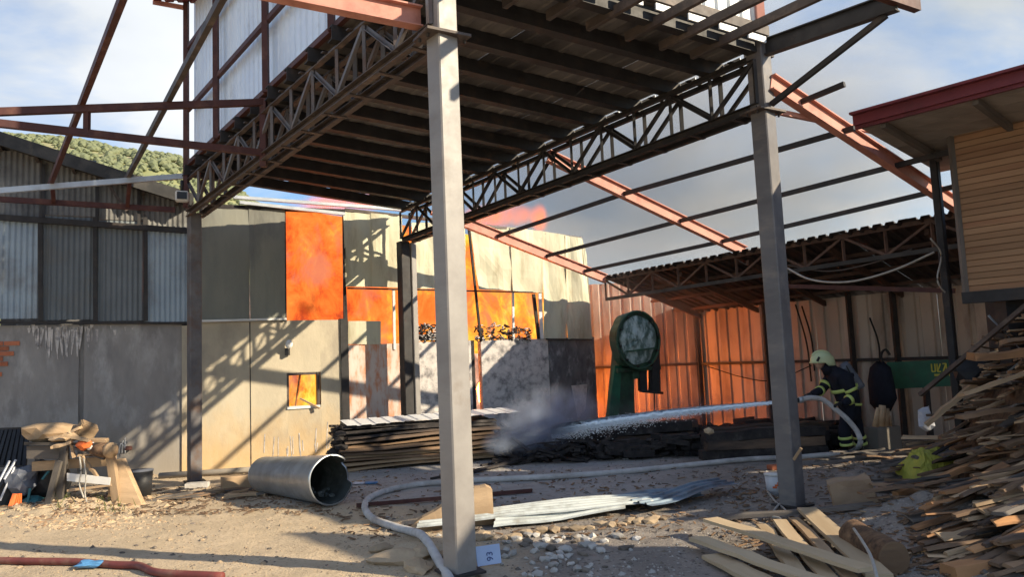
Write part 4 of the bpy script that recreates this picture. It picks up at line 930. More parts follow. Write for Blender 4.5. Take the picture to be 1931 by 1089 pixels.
tag(blob('smoke_haze', AT(1260,600,15.9), (2.6,1.2,1.25), 'smoke_haze', 9, 3, .2), kind='stuff')
tag(blob('smoke_plume', AT(1240,300,42), (23,6,11), 'smoke_far', 4, 3, .25), kind='stuff')
# red hose along the front left and a red bar behind the white hose
rp_ = [G(x,y) for x,y in ((-60,1062),(60,1066),(140,1068),(215,1072),(262,1076),(300,1092),(420,1100))]
for q in rp_: q.z = gz(q.x, q.y)+.035
tag(tube('red_hose', spline(rp_, 8), .035, 'red_hose', None, 10), 'dusty red hose along the front left edge of the yard', 'hose')
a, b = G(672,958), G(1003,931); a.z += .03; b.z += .04; tag(beam('steel_bar', a, b, .06, .05, 'red_primer', None, 'L'), 'rusty red steel bar lying behind the white hose', 'bar')
a, b = G(300,905), G(505,892); a.z += .06; b.z += .07; tag(tube('grey_pipe', [a, b], .05, 'concrete_grey', None, 10), 'grey pipe lying along the foot of the wall', 'pipe')
a, b = G(418,926), G(505,916); a.z += .1; b.z += .1; tag(beam('timber_baulk', a, b, .2, .2, 'wood_tan', None, 'cham'), 'short square timber left of the metal duct', 'timber')
# blue wrapper
p = G(168,1073); o = lump('blue_wrapper', (p.x,p.y,gz(p.x,p.y)+.05), (.13,.07,.035), 'blue_plastic', None, 3, 2, .7); tag(o, 'crumpled blue wrapper lying on the red hose', 'wrapper')
# ------------------------------------------------------------------ duct
da = G(497,930); db_ = G(600,952); dr = .30
da.z = .265; db_.z = .33
duct = thing('metal_duct', da, 'battered galvanised duct tube lying on the sand', 'duct')
ax = (db_-da).normalized(); sd_ = ax.cross(Z).normalized(); upv = sd_.cross(ax)
L = (db_-da).length+.35; vs = []; fs = []; n = 48; prof_ = [(0,.24),(.02,.25),(.5,.28),(.98,.315),(1,.325),(1,.305),(.97,.29),(.5,.26),(.05,.235),(.05,0.001)]
for ip, (t, r) in enumerate(prof_):
    for j in range(n):
        an = 2*math.pi*j/n; q = r*(1+.03*noise.noise(Vector((math.cos(an)*1.5, math.sin(an)*1.5, t*2)))); tear = 0
        if t > .9: tear = -.10*max(0, noise.noise(Vector((an*2.2, 3, 1))))*(1 if 1.6 < an < 4.2 else .2)-(.12 if 2.4 < an < 3.4 else 0)
        vs.append(da+ax*(t*L+tear)+sd_*math.cos(an)*q+upv*math.sin(an)*q)
for i in range(len(prof_)-1):
    for j in range(n): fs.append((i*n+j, i*n+(j+1) % n, (i+1)*n+(j+1) % n, (i+1)*n+j))
fs.append(tuple(range(n)))
sh = wmesh('shell', vs[:6*n], [f for f in fs if max(f) < 6*n], 'galv_duct', duct, True)
ins = [v for v in vs[5*n:]]; wmesh('shaded_inside', [v for v in ins], [tuple(c-5*n for c in f) for f in fs if min(f) >= 5*n], 'duct_inside', duct, True)
for k in range(9):
    p = da+ax*(L*R.uniform(.72,.95))-upv*R.uniform(.12,.22)+sd_*R.uniform(-.13,.13); lump('clinker', p, (R.uniform(.03,.05),.04,.03), 'duct_inside', duct, k, 1, .5)
# ------------------------------------------------------------------ plank helpers
SLAB = {}
def slab_mesh(kind, L, w_, t_, seed, m, bend=.02, wane=.3):
    rr = random.Random(seed); n = 7; vs = []; fs = []
    for i in range(n+1):
        x = L*(i/n-.5)+(rr.uniform(-.03,.03) if i in (0,n) else 0); wv = w_*(1+rr.uniform(-wane,wane)*.4)/2; z = bend*math.sin(i/n*math.pi*1.2+seed)+rr.uniform(-.003,.003); y = rr.uniform(-.008,.008)
        tp = t_*(1+rr.uniform(-.2,.2))
        vs += [(x, y-wv, z), (x, y+wv, z), (x, y+wv*(1-wane*.6), z+tp), (x, y-wv*(1-wane*.6), z+tp)]
    for i in range(n):
        a = i*4; b = a+4
        for j in range(4): fs.append((a+j, b+j, b+(j+1) % 4, a+(j+1) % 4))
    fs += [(0,1,2,3), (n*4+3,n*4+2,n*4+1,n*4)]
    me = bpy.data.meshes.new(kind); me.from_pydata(vs, [], fs); me.update(); me.materials.append(MAT[m]); return me
def put(me, name, loc, rz, ry=0., rx=0., label=None, cat=None, group=None, parent=None):
    o = bpy.data.objects.new(name, me); link(o, Matrix.Translation(Vector(loc)) @ Matrix.Rotation(rz, 4, 'Z') @ Matrix.Rotation(ry, 4, 'Y') @ Matrix.Rotation(rx, 4, 'X'), parent)
    return tag(o, label, cat, group)
# charred board stack in front of the burning wall
ORD = 'top second third fourth fifth sixth seventh eighth ninth tenth eleventh twelfth'.split()
s0, s1 = G(640,896), G(948,866); s0.z = s1.z = 0; sdir = (s1-s0).normalized(); sback = Vector((-sdir.y, sdir.x, 0)); SL = (s1-s0).length; srz = math.atan2(sdir.y, sdir.x)
NL = 11
for i in range(NL):
    top = NL-1-i; z = .03+i*.067
    mt = ['wood_tan','wood_tan','wood_brown','wood_tan','wood_brown','wood_scorched','wood_brown','wood_scorched','wood_scorched','char','char'][i]
    for q in range(3):
        Lq = SL*(1.06 if i < 3 else .97)*R.uniform(.96,1.03); me = slab_mesh('stack_board', Lq, .30, .038+.012*(i % 2), i*7+q, mt if q == 0 or i > 7 else 'wood_scorched', .025, .5)
        c = s0+sdir*(SL*.5+R.uniform(-.07,.07)+(.12 if i < 3 else 0))+sback*(.13+q*.30+R.uniform(-.035,.035)+max(0,i-3)*.015)
        put(me, 'stack_board', (c.x, c.y, z+.012*R.random()), srz+R.uniform(-.015,.015), R.uniform(-.006,.006), R.uniform(-.06,.06),
            ('%s board from the top, %s, of the stack by the burning wall' % (ORD[top], ('front','middle','rear')[q])), 'board', 'boards stacked by the burning wall')
a = s0+sdir*.15+Z*.80+sback*.02; 
o = sheet('white_sheet', a, sdir*(SL+.25)+Z*.02, sback*.75+Z*.05, 'siding_lit', None, pitch=.25, amp=.012, prof='trap', warp=.012, seed=3); tag(o, 'white metal sheet lying on top of the charred board stack', 'metal sheet')
for k in range(8):
    a = s0+sdir*R.uniform(-.15,.05)+sback*R.uniform(-.1,.3); o = lump('charred_lump', (a.x,a.y,.12+.08*k), (.12,.09,.06), 'char', None, k, 1, .6); tag(o, 'charred lump clinging to the left end of the board stack', 'debris', 'charred lumps at the board stack end')
# charred baulks
def baulk(px0, py0, px1, py1, w_, h_, z0, m, label, i):
    a, b = G(px0,py0), G(px1,py1); a.z = b.z = z0+h_/2; L = (b-a).length; d = (b-a).normalized()
    me = slab_mesh('charred_baulk', L, w_, h_, 100+i, m, .01, .15); c = (a+b)/2; put(me, 'charred_baulk', (c.x, c.y, z0), math.atan2(d.y, d.x), 0, R.uniform(-.08,.08), label, 'timber', 'charred timber baulks')
i = 0
for nm, (xa, ya, xb, yb) in (('left', (1150,858,1310,848)), ('right', (1326,872,1560,860))):
    for lay in range(3):
        for row in range(2):
            i += 1; baulk(xa+R.uniform(-8,8)+lay*3, ya-row*9, xb+R.uniform(-8,8), yb-row*9, .24, .15, .03+lay*.155, 'char' if (i % 3) else 'wood_scorched', 'charred baulk in the %s heap, %s row, %s layer' % (nm, ('front','back')[row], ('bottom','middle','top')[lay]), i)
o = lump('pale_stone', AT(1337,814,10.95), (.09,.07,.05), 'stone_sand', None, 2, 1, .4); tag(o, 'pale broken stone on the left end of the right charred heap', 'stone')
# low black heap behind the jet
hv = []; hf = []
for k in range(900):
    x = R.uniform(1120, 1580); Y = R.uniform(12.6, 15.5); p = AT(x, 760, Y+.5); hmax = .42+.3*noise.noise(Vector((p.x*1.2, p.y, 0)))
    p.z = R.random()*hmax*.62; d = Vector((R.uniform(-1,1), R.uniform(-.3,.3), R.uniform(-.12,.12))).normalized(); u_ = d.cross(Z).normalized()*R.uniform(.03,.12); q = d.cross(u_).normalized()*R.uniform(.02,.06); L = R.uniform(.15,.7); b0 = len(hv)
    for s in (0, 1):
        for a_, b_ in ((-1,-1),(1,-1),(1,1),(-1,1)): hv.append(p+d*L*(s-.5)+u_*a_+q*b_)
    hf += [(b0,b0+1,b0+5,b0+4),(b0+1,b0+2,b0+6,b0+5),(b0+2,b0+3,b0+7,b0+6),(b0+3,b0,b0+4,b0+7),(b0+3,b0+2,b0+1,b0),(b0+4,b0+5,b0+6,b0+7)]
tag(wmesh('burnt_debris', hv, hf, 'char'), 'heap of black burnt debris under the orange lit shed wall', 'debris', kind='stuff')
hv = []; hf = []
for k in range(500):
    x = R.uniform(930, 1150); Y = R.uniform(13.0, 16.2); p = AT(x, 800, Y); p.z = R.random()**1.5*.35; d = Vector((R.uniform(-1,1), R.uniform(-.6,.6), R.uniform(-.3,.3))).normalized(); u_ = d.cross(Z).normalized()*R.uniform(.02,.07); q = d.cross(u_).normalized()*R.uniform(.01,.03); L = R.uniform(.1,.5); b0 = len(hv)
    for s in (0, 1):
        for a_, b_ in ((-1,-1),(1,-1),(1,1),(-1,1)): hv.append(p+d*L*(s-.5)+u_*a_+q*b_)
    hf += [(b0,b0+1,b0+5,b0+4),(b0+1,b0+2,b0+6,b0+5),(b0+2,b0+3,b0+7,b0+6),(b0+3,b0,b0+4,b0+7),(b0+3,b0+2,b0+1,b0),(b0+4,b0+5,b0+6,b0+7)]
tag(wmesh('burnt_debris', hv, hf, 'char'), 'burnt debris at the foot of the scorched wall', 'debris', kind='stuff')
for k, (x0,y0,x1,y1) in enumerate(((815,908,960,878),(820,912,990,872),(905,880,1010,862),(1000,856,1100,850))):
    a, b = G(x0,y0), G(x1,y1); d = b-a; me = slab_mesh('burnt_lath', d.length, .06, .03, 60+k, 'char', .01); c = (a+b)/2; put(me, 'burnt_lath', (c.x,c.y,gz(c.x,c.y)+.02), math.atan2(d.y,d.x), 0, 0, ('black lath beneath the near column shaft','long black lath right of the near column','black lath near the smoke','short black lath beyond the smoke')[k], 'lath')
# ------------------------------------------------------------------ foreground sheets, slab, card, rubble
def metal_sheet(name, pts, m, lab, pitch=.12, amp=.015, lift=.05, seed=1, warp=.06):
    a, b, c = [G(*p) for p in pts]; a.z = gz(a.x,a.y)+lift; b.z = gz(b.x,b.y)+lift+.03; c.z = gz(c.x,c.y)+lift+.02
    o = sheet(name, a, c-a, b-a, m, None, pitch, amp, 'trap', rows=9, warp=warp, seed=seed); return tag(o, lab, 'metal sheet')
metal_sheet('metal_sheet', [(785,1010),(1235,966),(800,990)], 'floor_sheet', 'long pale ribbed metal sheet lying sunlit behind the rubble', .1, .02, .07, 1)
metal_sheet('metal_sheet', [(930,1002),(1180,974),(935,995)], 'floor_sheet', 'narrow pale metal strip in front of the long ribbed sheet', .1, .02, .03, 3)
metal_sheet('metal_sheet', [(1150,962),(1330,945),(1120,950)], 'floor_sheet_blue', 'grey blue metal sheet beyond the pale one', .12, .02, .05, 5)
metal_sheet('metal_sheet', [(1230,975),(1395,930),(1190,966)], 'floor_sheet_blue', 'bent dark metal sheet pointing to the right hand column', .12, .02, .10, 7)
# wood slab with a sunlit end behind the near column
q0, q1 = G(775,1003), G(932,990); q0.z = q1.z = 0; qd = (q1-q0).normalized(); qb = Vector((-qd.y, qd.x, 0)); QL = (q1-q0).length
vs = []; fs = []; nu = 14
for i in range(nu+1):
    u = i/nu; h = .38*min(1, (u*1.25)**.8)+.03+.02*noise.noise(Vector((u*5,0,0))); 
    if u > .9: h -= .06*(u-.9)/.1-.03
    p = q0+qd*QL*u
    vs += [p, p+qb*(.16+.1*u), p+qb*(.10+.1*u)+Z*h, p+qb*.05+Z*(h-.01)]
for i in range(nu):
    a = i*4
    for j in range(4): fs.append((a+j, a+4+j, a+4+(j+1) % 4, a+(j+1) % 4))
fs += [(0,1,2,3),(nu*4+3,nu*4+2,nu*4+1,nu*4)]
tag(wmesh('wood_chunk', vs, fs, 'wood_tan'), 'tapered chunk of pale wood behind the near column', 'wood chunk')
# card with a sideways number leaning beside the near column
cA, cB = G(901,1074), G(946,1066); cA.z = gz(cA.x,cA.y)+.02; cB.z = gz(cB.x,cB.y)+.02
cdir = (cB-cA); cup = (Z+Vector((-.1,.35,0))).normalized()*.165
card = thing('number_card', cA, 'pale blue card with a dark blue sideways number by the near column foot', 'card')
cn = cdir.cross(cup).normalized(); cn = cn if cn.y < 0 else -cn
slab_poly('board', [cA, cB, cB+cup, cA+cup], -.012, cn, 'card_blue', card)
tcv = bpy.data.curves.new('number', 'FONT'); tcv.body = '93'; tcv.size = .085; tcv.extrude = .001; tcv.align_x = 'CENTER'; tcv.align_y = 'CENTER'; tcv.materials.append(MAT['ink'])
tobj = bpy.data.objects.new('number', tcv); xx = cdir.normalized(); yy = cup.normalized(); Mt = Matrix((yy, -xx, cn)).transposed().to_4x4()
if Mt.determinant() < 0: Mt = Matrix((yy, xx, cn)).transposed().to_4x4()
Mt.translation = cA+cdir*.55+cup*.42+cn*.004; link(tobj, Mt, card)
# rubble chunks
for k in range(85):
    x = R.gauss(1050, 62); y = 1012+abs(R.gauss(0, 1))*38
    if y > 1100: y = R.uniform(1020, 1090)
    p = G(x, y); s = R.uniform(.02, .065); me_c = ('stone_white',)*4+('stone_dark',); o = lump('rubble_chunk', (p.x,p.y,gz(p.x,p.y)+s*.3), (s*R.uniform(.8,1.7), s*R.uniform(.7,1.2), s*.55), R.choice(me_c), None, k, 1, .7, R.uniform(0,3), freq=1.7)
    tag(o, 'pale grey chunk in the rubble patch in front of the metal sheet', 'rubble', 'chunks of pale rubble right of the near column')
for k in range(22):
    x = 880+k*18+R.uniform(-8,8); y = 1012-k*1.3+R.uniform(-4,5)+ (8 if k < 6 else 0); p = G(x, y); s = R.uniform(.03, .075)
    o = lump('sand_stone', (p.x,p.y,gz(p.x,p.y)+s*.3), (s*1.6, s, s*.55), 'stone_sand', None, k+90, 1, .5, R.uniform(0,3)); tag(o, 'sandy stone along the front edge of the pale metal sheet', 'stone', 'sandy stones along the metal sheet')
for k, (x, y, s) in enumerate(((745,1060,.16),(800,1052,.13),(850,1058,.12),(905,1012,.08),(720,1045,.09),(790,1075,.12),(880,1045,.1))):
    p = G(x, y); o = lump('broken_stone', (p.x,p.y,gz(p.x,p.y)+s*.2), (s*1.5, s*.9, s*.45), 'stone_sand', None, k+130, 2, .6, k); tag(o, ('flat sandy stone left of the hose bend','sandy stone under the hose','sandy stone at the near column foot','small stone at the sheet end','small stone on the sand by the hose','stone below the hose','stone behind the number card')[k], 'stone')
# gravel scattered over the yard
gv = {0: ([], []), 1: ([], []), 2: ([], [])}
for k in range(15000):
    Y = 5.2+R.random()**1.5*9; X = R.uniform(-.75, .72)*Y
    dark = X+.35*(Y-7) > R.gauss(-.2, .5); cl = (R.choice((0,0,1,1,1)) if dark else R.choice((2,2,2,1)))
    if noise.noise(Vector((X*1.2, Y*1.2, 2))) < R.uniform(-.35, .25): continue
    s = R.uniform(.004, .014)*(1+1.4*(R.random() < .08)); z = gz(X, Y); vs_, fs_ = gv[cl]; b0 = len(vs_); an = R.uniform(0, 6.28); ca_, sa = math.cos(an), math.sin(an)
    for vx, vy, vz in ((1.5,0,0),(0,1,0),(-1.4,.1,0),(0,-1,0),(.2,.1,.9),(-.3,-.1,.75)):
        vx += R.uniform(-.3,.3); vs_.append((X+(vx*ca_-vy*sa)*s, Y+(vx*sa+vy*ca_)*s, z-.001+vz*s))
    fs_ += [(b0,b0+1,b0+4),(b0+1,b0+5,b0+4),(b0+1,b0+2,b0+5),(b0+2,b0+3,b0+5),(b0+3,b0+4,b0+5),(b0+3,b0,b0+4)]
for c_, m in ((0,'stone_white'),(1,'stone_dark'),(2,'stone_sand')): tag(wmesh('gravel', gv[c_][0], gv[c_][1], m), kind='stuff')
# wood chips
cv = []; cf = []
for k in range(2600):
    if R.random() < .45: p = G(R.uniform(1380, 1931), R.uniform(880, 1089))
    elif R.random() < .6: p = G(R.uniform(0, 640), R.uniform(918, 975))
    else: p = G(R.uniform(640, 1400), R.uniform(885, 1020))
    z = gz(p.x,p.y)+.006; L = R.uniform(.01,.06); w_ = R.uniform(.003,.015); an = R.uniform(0,6.28); ca_, sa = math.cos(an), math.sin(an); b0 = len(cv)
    for a_, b_, c_ in ((-L,-w_,0),(L,-w_,.01),(L,w_,.01),(-L,w_,0),(-L,-w_,.008),(L,-w_,.02),(L,w_,.02),(-L,w_,.008)): cv.append((p.x+a_*ca_-b_*sa, p.y+a_*sa+b_*ca_, z+c_))
    cf += [(b0+4,b0+5,b0+6,b0+7),(b0,b0+1,b0+5,b0+4),(b0+1,b0+2,b0+6,b0+5),(b0+2,b0+3,b0+7,b0+6),(b0+3,b0,b0+4,b0+7)]
for k in range(26):
    p = G(R.uniform(20, 660), R.uniform(965, 1085)); s_ = R.uniform(.012, .032); o = lump('pebble', (p.x,p.y,gz(p.x,p.y)+s_*.2), (s_*1.4, s_, s_*.6), R.choice(('stone_sand','stone_dark','stone_sand')), None, k+300, 1, .5, k); tag(o, 'loose pebble on the sunlit sandy drive', 'pebble', 'pebbles on the sandy drive')
tag(wmesh('wood_chips', cv, cf, 'wood_brown'), 'wood chips and splinters trodden into the yard', 'chips', kind='stuff')
# ------------------------------------------------------------------ right foreground planks
def ground_plank(x0,y0,x1,y1,w_,t_,lift0,lift1,m,label,seed,group=None,name='plank'):
    a, b = G(x0,y0), G(x1,y1); a.z = gz(a.x,a.y)+lift0; b.z = gz(b.x,b.y)+lift1; d = b-a; L = d.length
    me = slab_mesh(name, L, w_, t_, seed, m, .006, .06); c = (a+b)/2
    put(me, name, c, math.atan2(d.y,d.x), -math.atan2(d.z, math.hypot(d.x,d.y)), 0, label, 'plank', group)
PG = 'pale sawn planks at the front right'
ground_plank(1345,1015,1640,1120,.17,.03,.14,.16,'wood_fresh','uppermost pale plank crossing the front right fan from the left',1,PG)
ground_plank(1312,1038,1560,1130,.16,.03,.08,.09,'wood_fresh','pale plank below the uppermost one, its end furthest left',2,PG)
ground_plank(1345,1062,1500,1140,.20,.03,.03,.04,'wood_fresh','lowest pale plank at the bottom edge of the fan',3,PG)
ground_plank(1440,1000,1520,1120,.13,.03,.03,.05,'wood_fresh','first short plank of the fan, left of the others',4,PG)
ground_plank(1470,997,1570,1120,.13,.03,.05,.06,'wood_fresh','second plank of the fan with a square sawn end',5,PG)
ground_plank(1498,992,1610,1120,.10,.03,.05,.07,'wood_tan','narrow tan plank in the middle of the fan',6,PG)
ground_plank(1525,985,1660,1110,.20,.03,.07,.09,'wood_fresh','widest plank at the right side of the fan',7,PG)
ground_plank(1360,985,1650,985,.12,.04,.02,.02,'wood_grey','grey board lying across behind the fan of pale planks',8)
ground_plank(1440,1010,1560,975,.05,.03,.02,.03,'wood_grey','thin grey lath crossing behind the fan',9)
# log and stump block
def log(x0,y0,x1,y1,r,label,name='log'):
    a, b = G(x0,y0), G(x1,y1); a.z = gz(a.x,a.y)+r; b.z = gz(b.x,b.y)+r*1.05
    t = thing(name, a, label, 'log'); M_ = frame(a, b); L = (b-a).length; vs = []; fs = []; n = 26; k = 12
    for i in range(k+1):
        for j in range(n):
            an = 2*math.pi*j/n; q = r*(1+.10*noise.noise(Vector((math.cos(an)*1.4, math.sin(an)*1.4, i*.5)))+.035*noise.noise(Vector((math.cos(an)*5, math.sin(an)*5, i*.9))))
            vs.append(M_ @ Vector((L*i/k, math.cos(an)*q, math.sin(an)*q)))
    for i in range(k):
        for j in range(n): fs.append((i*n+j, i*n+(j+1) % n, (i+1)*n+(j+1) % n, (i+1)*n+j))
    wmesh('trunk', vs, fs, 'bark', t, True)
    for e, s in ((0,-1),(k,1)):
        ring = vs[e*n:(e+1)*n]; c = sum(ring, Vector())/n; V2 = [c+(v-c)*.93+(b-a).normalized()*s*.004 for v in ring]+[c+(v-c)*.5+(b-a).normalized()*s*.008 for v in ring]+[c+(b-a).normalized()*s*.008]
        F2 = [(j, (j+1) % n, n+(j+1) % n, n+j) for j in range(n)]+[(n+j, n+(j+1) % n, 2*n) for j in range(n)]+[]
        F2 += []; wmesh('cut_end', V2+ring, F2+[(2*n+1+j, 2*n+1+(j+1) % n, (j+1) % n, j) for j in range(n)], 'wood_brown', t)
log(1612,1042,1690,1086,.125,'rough barked log lying at the right of the pale planks')
sb = G(1615, 972); stb = thing('timber_block', (sb.x,sb.y,0), 'thick split block of brown timber standing by the right hand column', 'timber block')
vs = []; 
q = [(1563,915),(1640,902),(1668,968),(1580,975)]
pts = [AT(x,y,sb.y) for x,y in q]; dpt = Vector((.1,.32,0))
bmx = bmesh.new(); vv = [bmx.verts.new(p+(R.uniform(-.01,.01),0,0) if False else p) for p in pts]+[bmx.verts.new(p+dpt) for p in pts]
for f in ((0,1,2,3),(7,6,5,4),(0,4,5,1),(1,5,6,2),(2,6,7,3),(3,7,4,0)): bmx.faces.new([vv[i] for i in f])
bmesh.ops.recalc_face_normals(bmx, faces=bmx.faces); bmesh.ops.subdivide_edges(bmx, edges=bmx.edges[:], cuts=4, use_grid_fill=True)
for v in bmx.verts: v.co += Vector((noise.noise(v.co*5), noise.noise(v.co*5+Vector((5,0,0))), noise.noise(v.co*5+Vector((0,9,0)))))*.03
oo = Vector((sb.x,sb.y,0)); me = bpy.data.meshes.new('body'); 
for v in bmx.verts: v.co -= oo
bmx.to_mesh(me); bmx.free(); me.materials.append(MAT['cardboard']); link(bpy.data.objects.new('body', me), Matrix.Translation(oo), stb)
# bucket and ropes by the right hand column
bk_ = G(1462, 932); buc = thing('paint_bucket', (bk_.x,bk_.y,gz(bk_.x,bk_.y)), 'white paint bucket with red print left of the right hand column', 'bucket')
bz = gz(bk_.x,bk_.y); tube('body', [(bk_.x,bk_.y,bz), (bk_.x,bk_.y,bz+.25)], lambda t: .095+.02*t, 'bag_white', buc, 20); tube('rim', [(bk_.x,bk_.y,bz+.235),(bk_.x,bk_.y,bz+.255)], .122, 'white_paint', buc, 20)
for k in range(3):
    an = -1.9+k*.25; c = Vector((bk_.x+.111*math.cos(an), bk_.y+.111*math.sin(an), bz+.10+.025*k)); boxo('print', c, (.05,.004,.02), 'orange_plastic', buc, rotz=an+math.pi/2)
def rope(pts, r, label, lift=.015, m='rope', zabs=None):
    q = [G(*p) for p in pts]
    for v in q: v.z = gz(v.x,v.y)+lift
    if zabs is not None: q = [G(*p, zabs) for p in pts]
    tag(tube('rope', spline(q, 6), r, m, None, 6), label, 'rope')
rope([(1447,932),(1462,952),(1478,965),(1488,980)], .012, 'pale rope end beside the paint bucket', .04)
rope([(1478,952),(1464,966),(1456,985),(1470,990),(1484,1002)], .012, 'pale knotted rope in front of the right hand column', .05)
rope([(1610,998),(1625,1020),(1642,1050),(1655,1095)], .012, 'white rope hanging over the barked log', .0, zabs=.29)
a = AT(1492,850,8.4); b = AT(1512,845,8.35)
o = beam('split_stick', AT(1497,868,8.35), AT(1511,846,8.3), .035, .03, 'wood_tan'); tag(o, 'pale split stick caught on the right hand column', 'stick')
# red box behind column
prism_on('brick_rubble', 1468, 888, (.3,.15,.07), 'brick_red', 'red brick behind the paint bucket', 'brick', .2)
# ------------------------------------------------------------------ slab wood pile on the right
GRP = 'slab wood offcuts in the pile at the right'
meshes = []
for k in range(26):
    m = R.choice(['wood_orange','wood_brown','wood_brown','wood_brown','wood_tan','wood_brown','wood_grey','wood_scorched'])
    meshes.append((slab_mesh('wood_slab', R.uniform(.5,1.35), R.uniform(.05,.12), R.uniform(.012,.034), 200+k, m, R.uniform(0,.04), .5), m))
shortm = []
for k in range(16):
    m = R.choice(['wood_orange','wood_brown','wood_brown','wood_tan','wood_grey']); shortm.append((slab_mesh('wood_slab', R.uniform(.4,.95), R.uniform(.05,.11), R.uniform(.012,.032), 250+k, m, R.uniform(0,.03), .5), m))
greym = [(slab_mesh('wood_slab', R.uniform(.3,.8), R.uniform(.05,.11), R.uniform(.012,.03), 300+k, R.choice(['wood_grey','wood_grey','wood_brown']), .01, .5), 'wood_grey') for k in range(12)]
colname = {'wood_orange':'orange brown','wood_brown':'dark brown','wood_tan':'pale tan','wood_grey':'weathered grey', 'wood_scorched':'scorched brown'}
pc = Vector((6.6, 8.0, 0))
def hp_(x, y):   # height of the slab heap: a steep main heap and a low toe towards the column
    d = x-.12*(y-8)-4.98
    a = max(0, min(2.2, d*2.05))*max(0, 1-(abs(y-8.1)/2.9)**2.5)
    b = .42*math.exp(-(((x-4.55)/.75)**2+((y-7.15)/.7)**2)*1.3)+.50*math.exp(-(((x-4.6)/1.05)**2+((y-6.35)/.85)**2)*1.3)
    return max(a, b)
cnt = 0
def on_heap(px, py):
    d = ray(px, py); d = d/d.y; Y = 5.0
    while Y < 11:
        p = EYE+d*Y
        if p.z < hp_(p.x, p.y): return p
        if p.z < 0: return None
        Y += .04
    return None
for k in range(6000):
    if cnt >= 288: break
    px, py = R.uniform(1640, 1990), R.uniform(560, 1110); p = on_heap(px, py)
    if p is None or hp_(p.x, p.y) < .08: continue
    h = p.z
    me, m = R.choice(shortm if h > .9 else meshes)
    rz = R.gauss(.30, .13) if R.random() < .85 else R.gauss(-.2, .35)
    tl = R.gauss(-.12, .06) if h < 1.3 else R.gauss(-.03, .08)
    put(me, 'wood_slab', (p.x+.12, p.y+.10+R.uniform(0,.16), max(.05, h-.03-R.random()*.06)), rz, tl, R.gauss(0,.22), '%s slab of offcut wood %s the tall pile at the right' % (colname[m], 'high on' if h > 1.1 else ('half way up' if h > .5 else 'at the foot of')), 'wood slab', GRP); cnt += 1
print('slabs', cnt)
ov = []; of = []
for k in range(420):
    x = R.uniform(4.6, 8.4); y = R.uniform(4.6, 9.8)
    if x/y < .74: continue
    h = hp_(x, y)
    if h < .1: continue
    L = R.uniform(.4, 1.2); an = R.gauss(.3, .4); d = Vector((math.cos(an), math.sin(an), R.uniform(-.15,.15))).normalized(); u_ = d.cross(Z).normalized()*R.uniform(.03,.07); q = d.cross(u_).normalized()*R.uniform(.01,.025); p = Vector((x, y, h-R.random()*.2)); b0 = len(ov)
    for s_ in (0, 1):
        for a_, b_ in ((-1,-1),(1,-1),(1,1),(-1,1)): ov.append(p+d*L*(s_-.5)+u_*a_+q*b_)
    of += [(b0,b0+1,b0+5,b0+4),(b0+1,b0+2,b0+6,b0+5),(b0+2,b0+3,b0+7,b0+6),(b0+3,b0,b0+4,b0+7),(b0+3,b0+2,b0+1,b0),(b0+4,b0+5,b0+6,b0+7)]
tag(wmesh('slab_wood_heap', ov, of, 'wood_brown'), 'rest of the slab wood heap running on to the right', 'wood heap', kind='stuff')
# core of the heap so that no daylight shows through
cvv = []; cff = []; nn = 30
for j in range(nn+1):
    for i in range(nn+1):
        x = 3.4+4.6*i/nn; y = 5.2+5.2*j/nn; cvv.append((x, y, max(-.05, hp_(x,y)-.26+.08*noise.noise(Vector((x*3,y*3,0))))))
for j in range(nn):
    for i in range(nn): a = j*(nn+1)+i; cff.append((a, a+1, a+nn+2, a+nn+1))
tag(wmesh('bark_litter', cvv, cff, 'bark'), 'bark and sawdust filling the middle of the slab pile', 'litter', kind='stuff')
# big specific slabs that stick out
for k, (x0,y0,Y0,x1,y1,Y1,w_,t_,m,lb) in enumerate((
    (1648,975,7.6,1790,905,8.3,.10,.06,'wood_tan','tan slab with a square end pointing at the timber block'),
    (1700,935,7.9,1880,868,8.6,.09,.05,'wood_orange','long orange slab above the tan one'),
    (1710,995,7.3,1900,930,7.9,.07,.04,'wood_tan','thin pale slab low on the pile'),
    (1660,985,7.5,1760,955,7.9,.13,.07,'wood_orange','short thick orange slab at the pile foot'),
    (1780,940,7.4,1931,880,7.8,.12,.06,'wood_brown','dark brown slab half way down the pile'),
    (1842,680,7.8,1960,668,7.9,.12,.07,'wood_orange','short orange baulk jutting out near the pile top'),
    (1820,745,8.0,1960,700,8.1,.14,.04,'wood_tan','broad pale slab lying across the upper pile'),
    (1752,800,9.6,1870,705,9.3,.1,.05,'wood_tan','leaning grey tan slab left of the pile top'),
    (1812,790,8.0,1950,770,8.2,.12,.04,'wood_brown','brown slab across the middle of the pile'),
    (1895,650,8.2,1990,640,8.2,.16,.05,'wood_brown','topmost brown slab of the pile'),
    (1790,1060,6.3,1990,990,6.6,.10,.04,'wood_grey','dark grey slab at the bottom right'),
    (1800,1089,5.9,1960,1050,6.2,.18,.08,'wood_orange','thick reddish slab in the bottom right corner'))):
    a, b = AT(x0,y0,Y0), AT(x1,y1,Y1); d = b-a; me = slab_mesh('wood_slab', d.length*1.1, w_, t_, 400+k, m, .01, .4)
    put(me, 'wood_slab', (a+b)/2, math.atan2(d.y,d.x), -math.atan2(d.z, math.hypot(d.x,d.y)), R.uniform(-.2,.2), lb, 'wood slab', GRP)
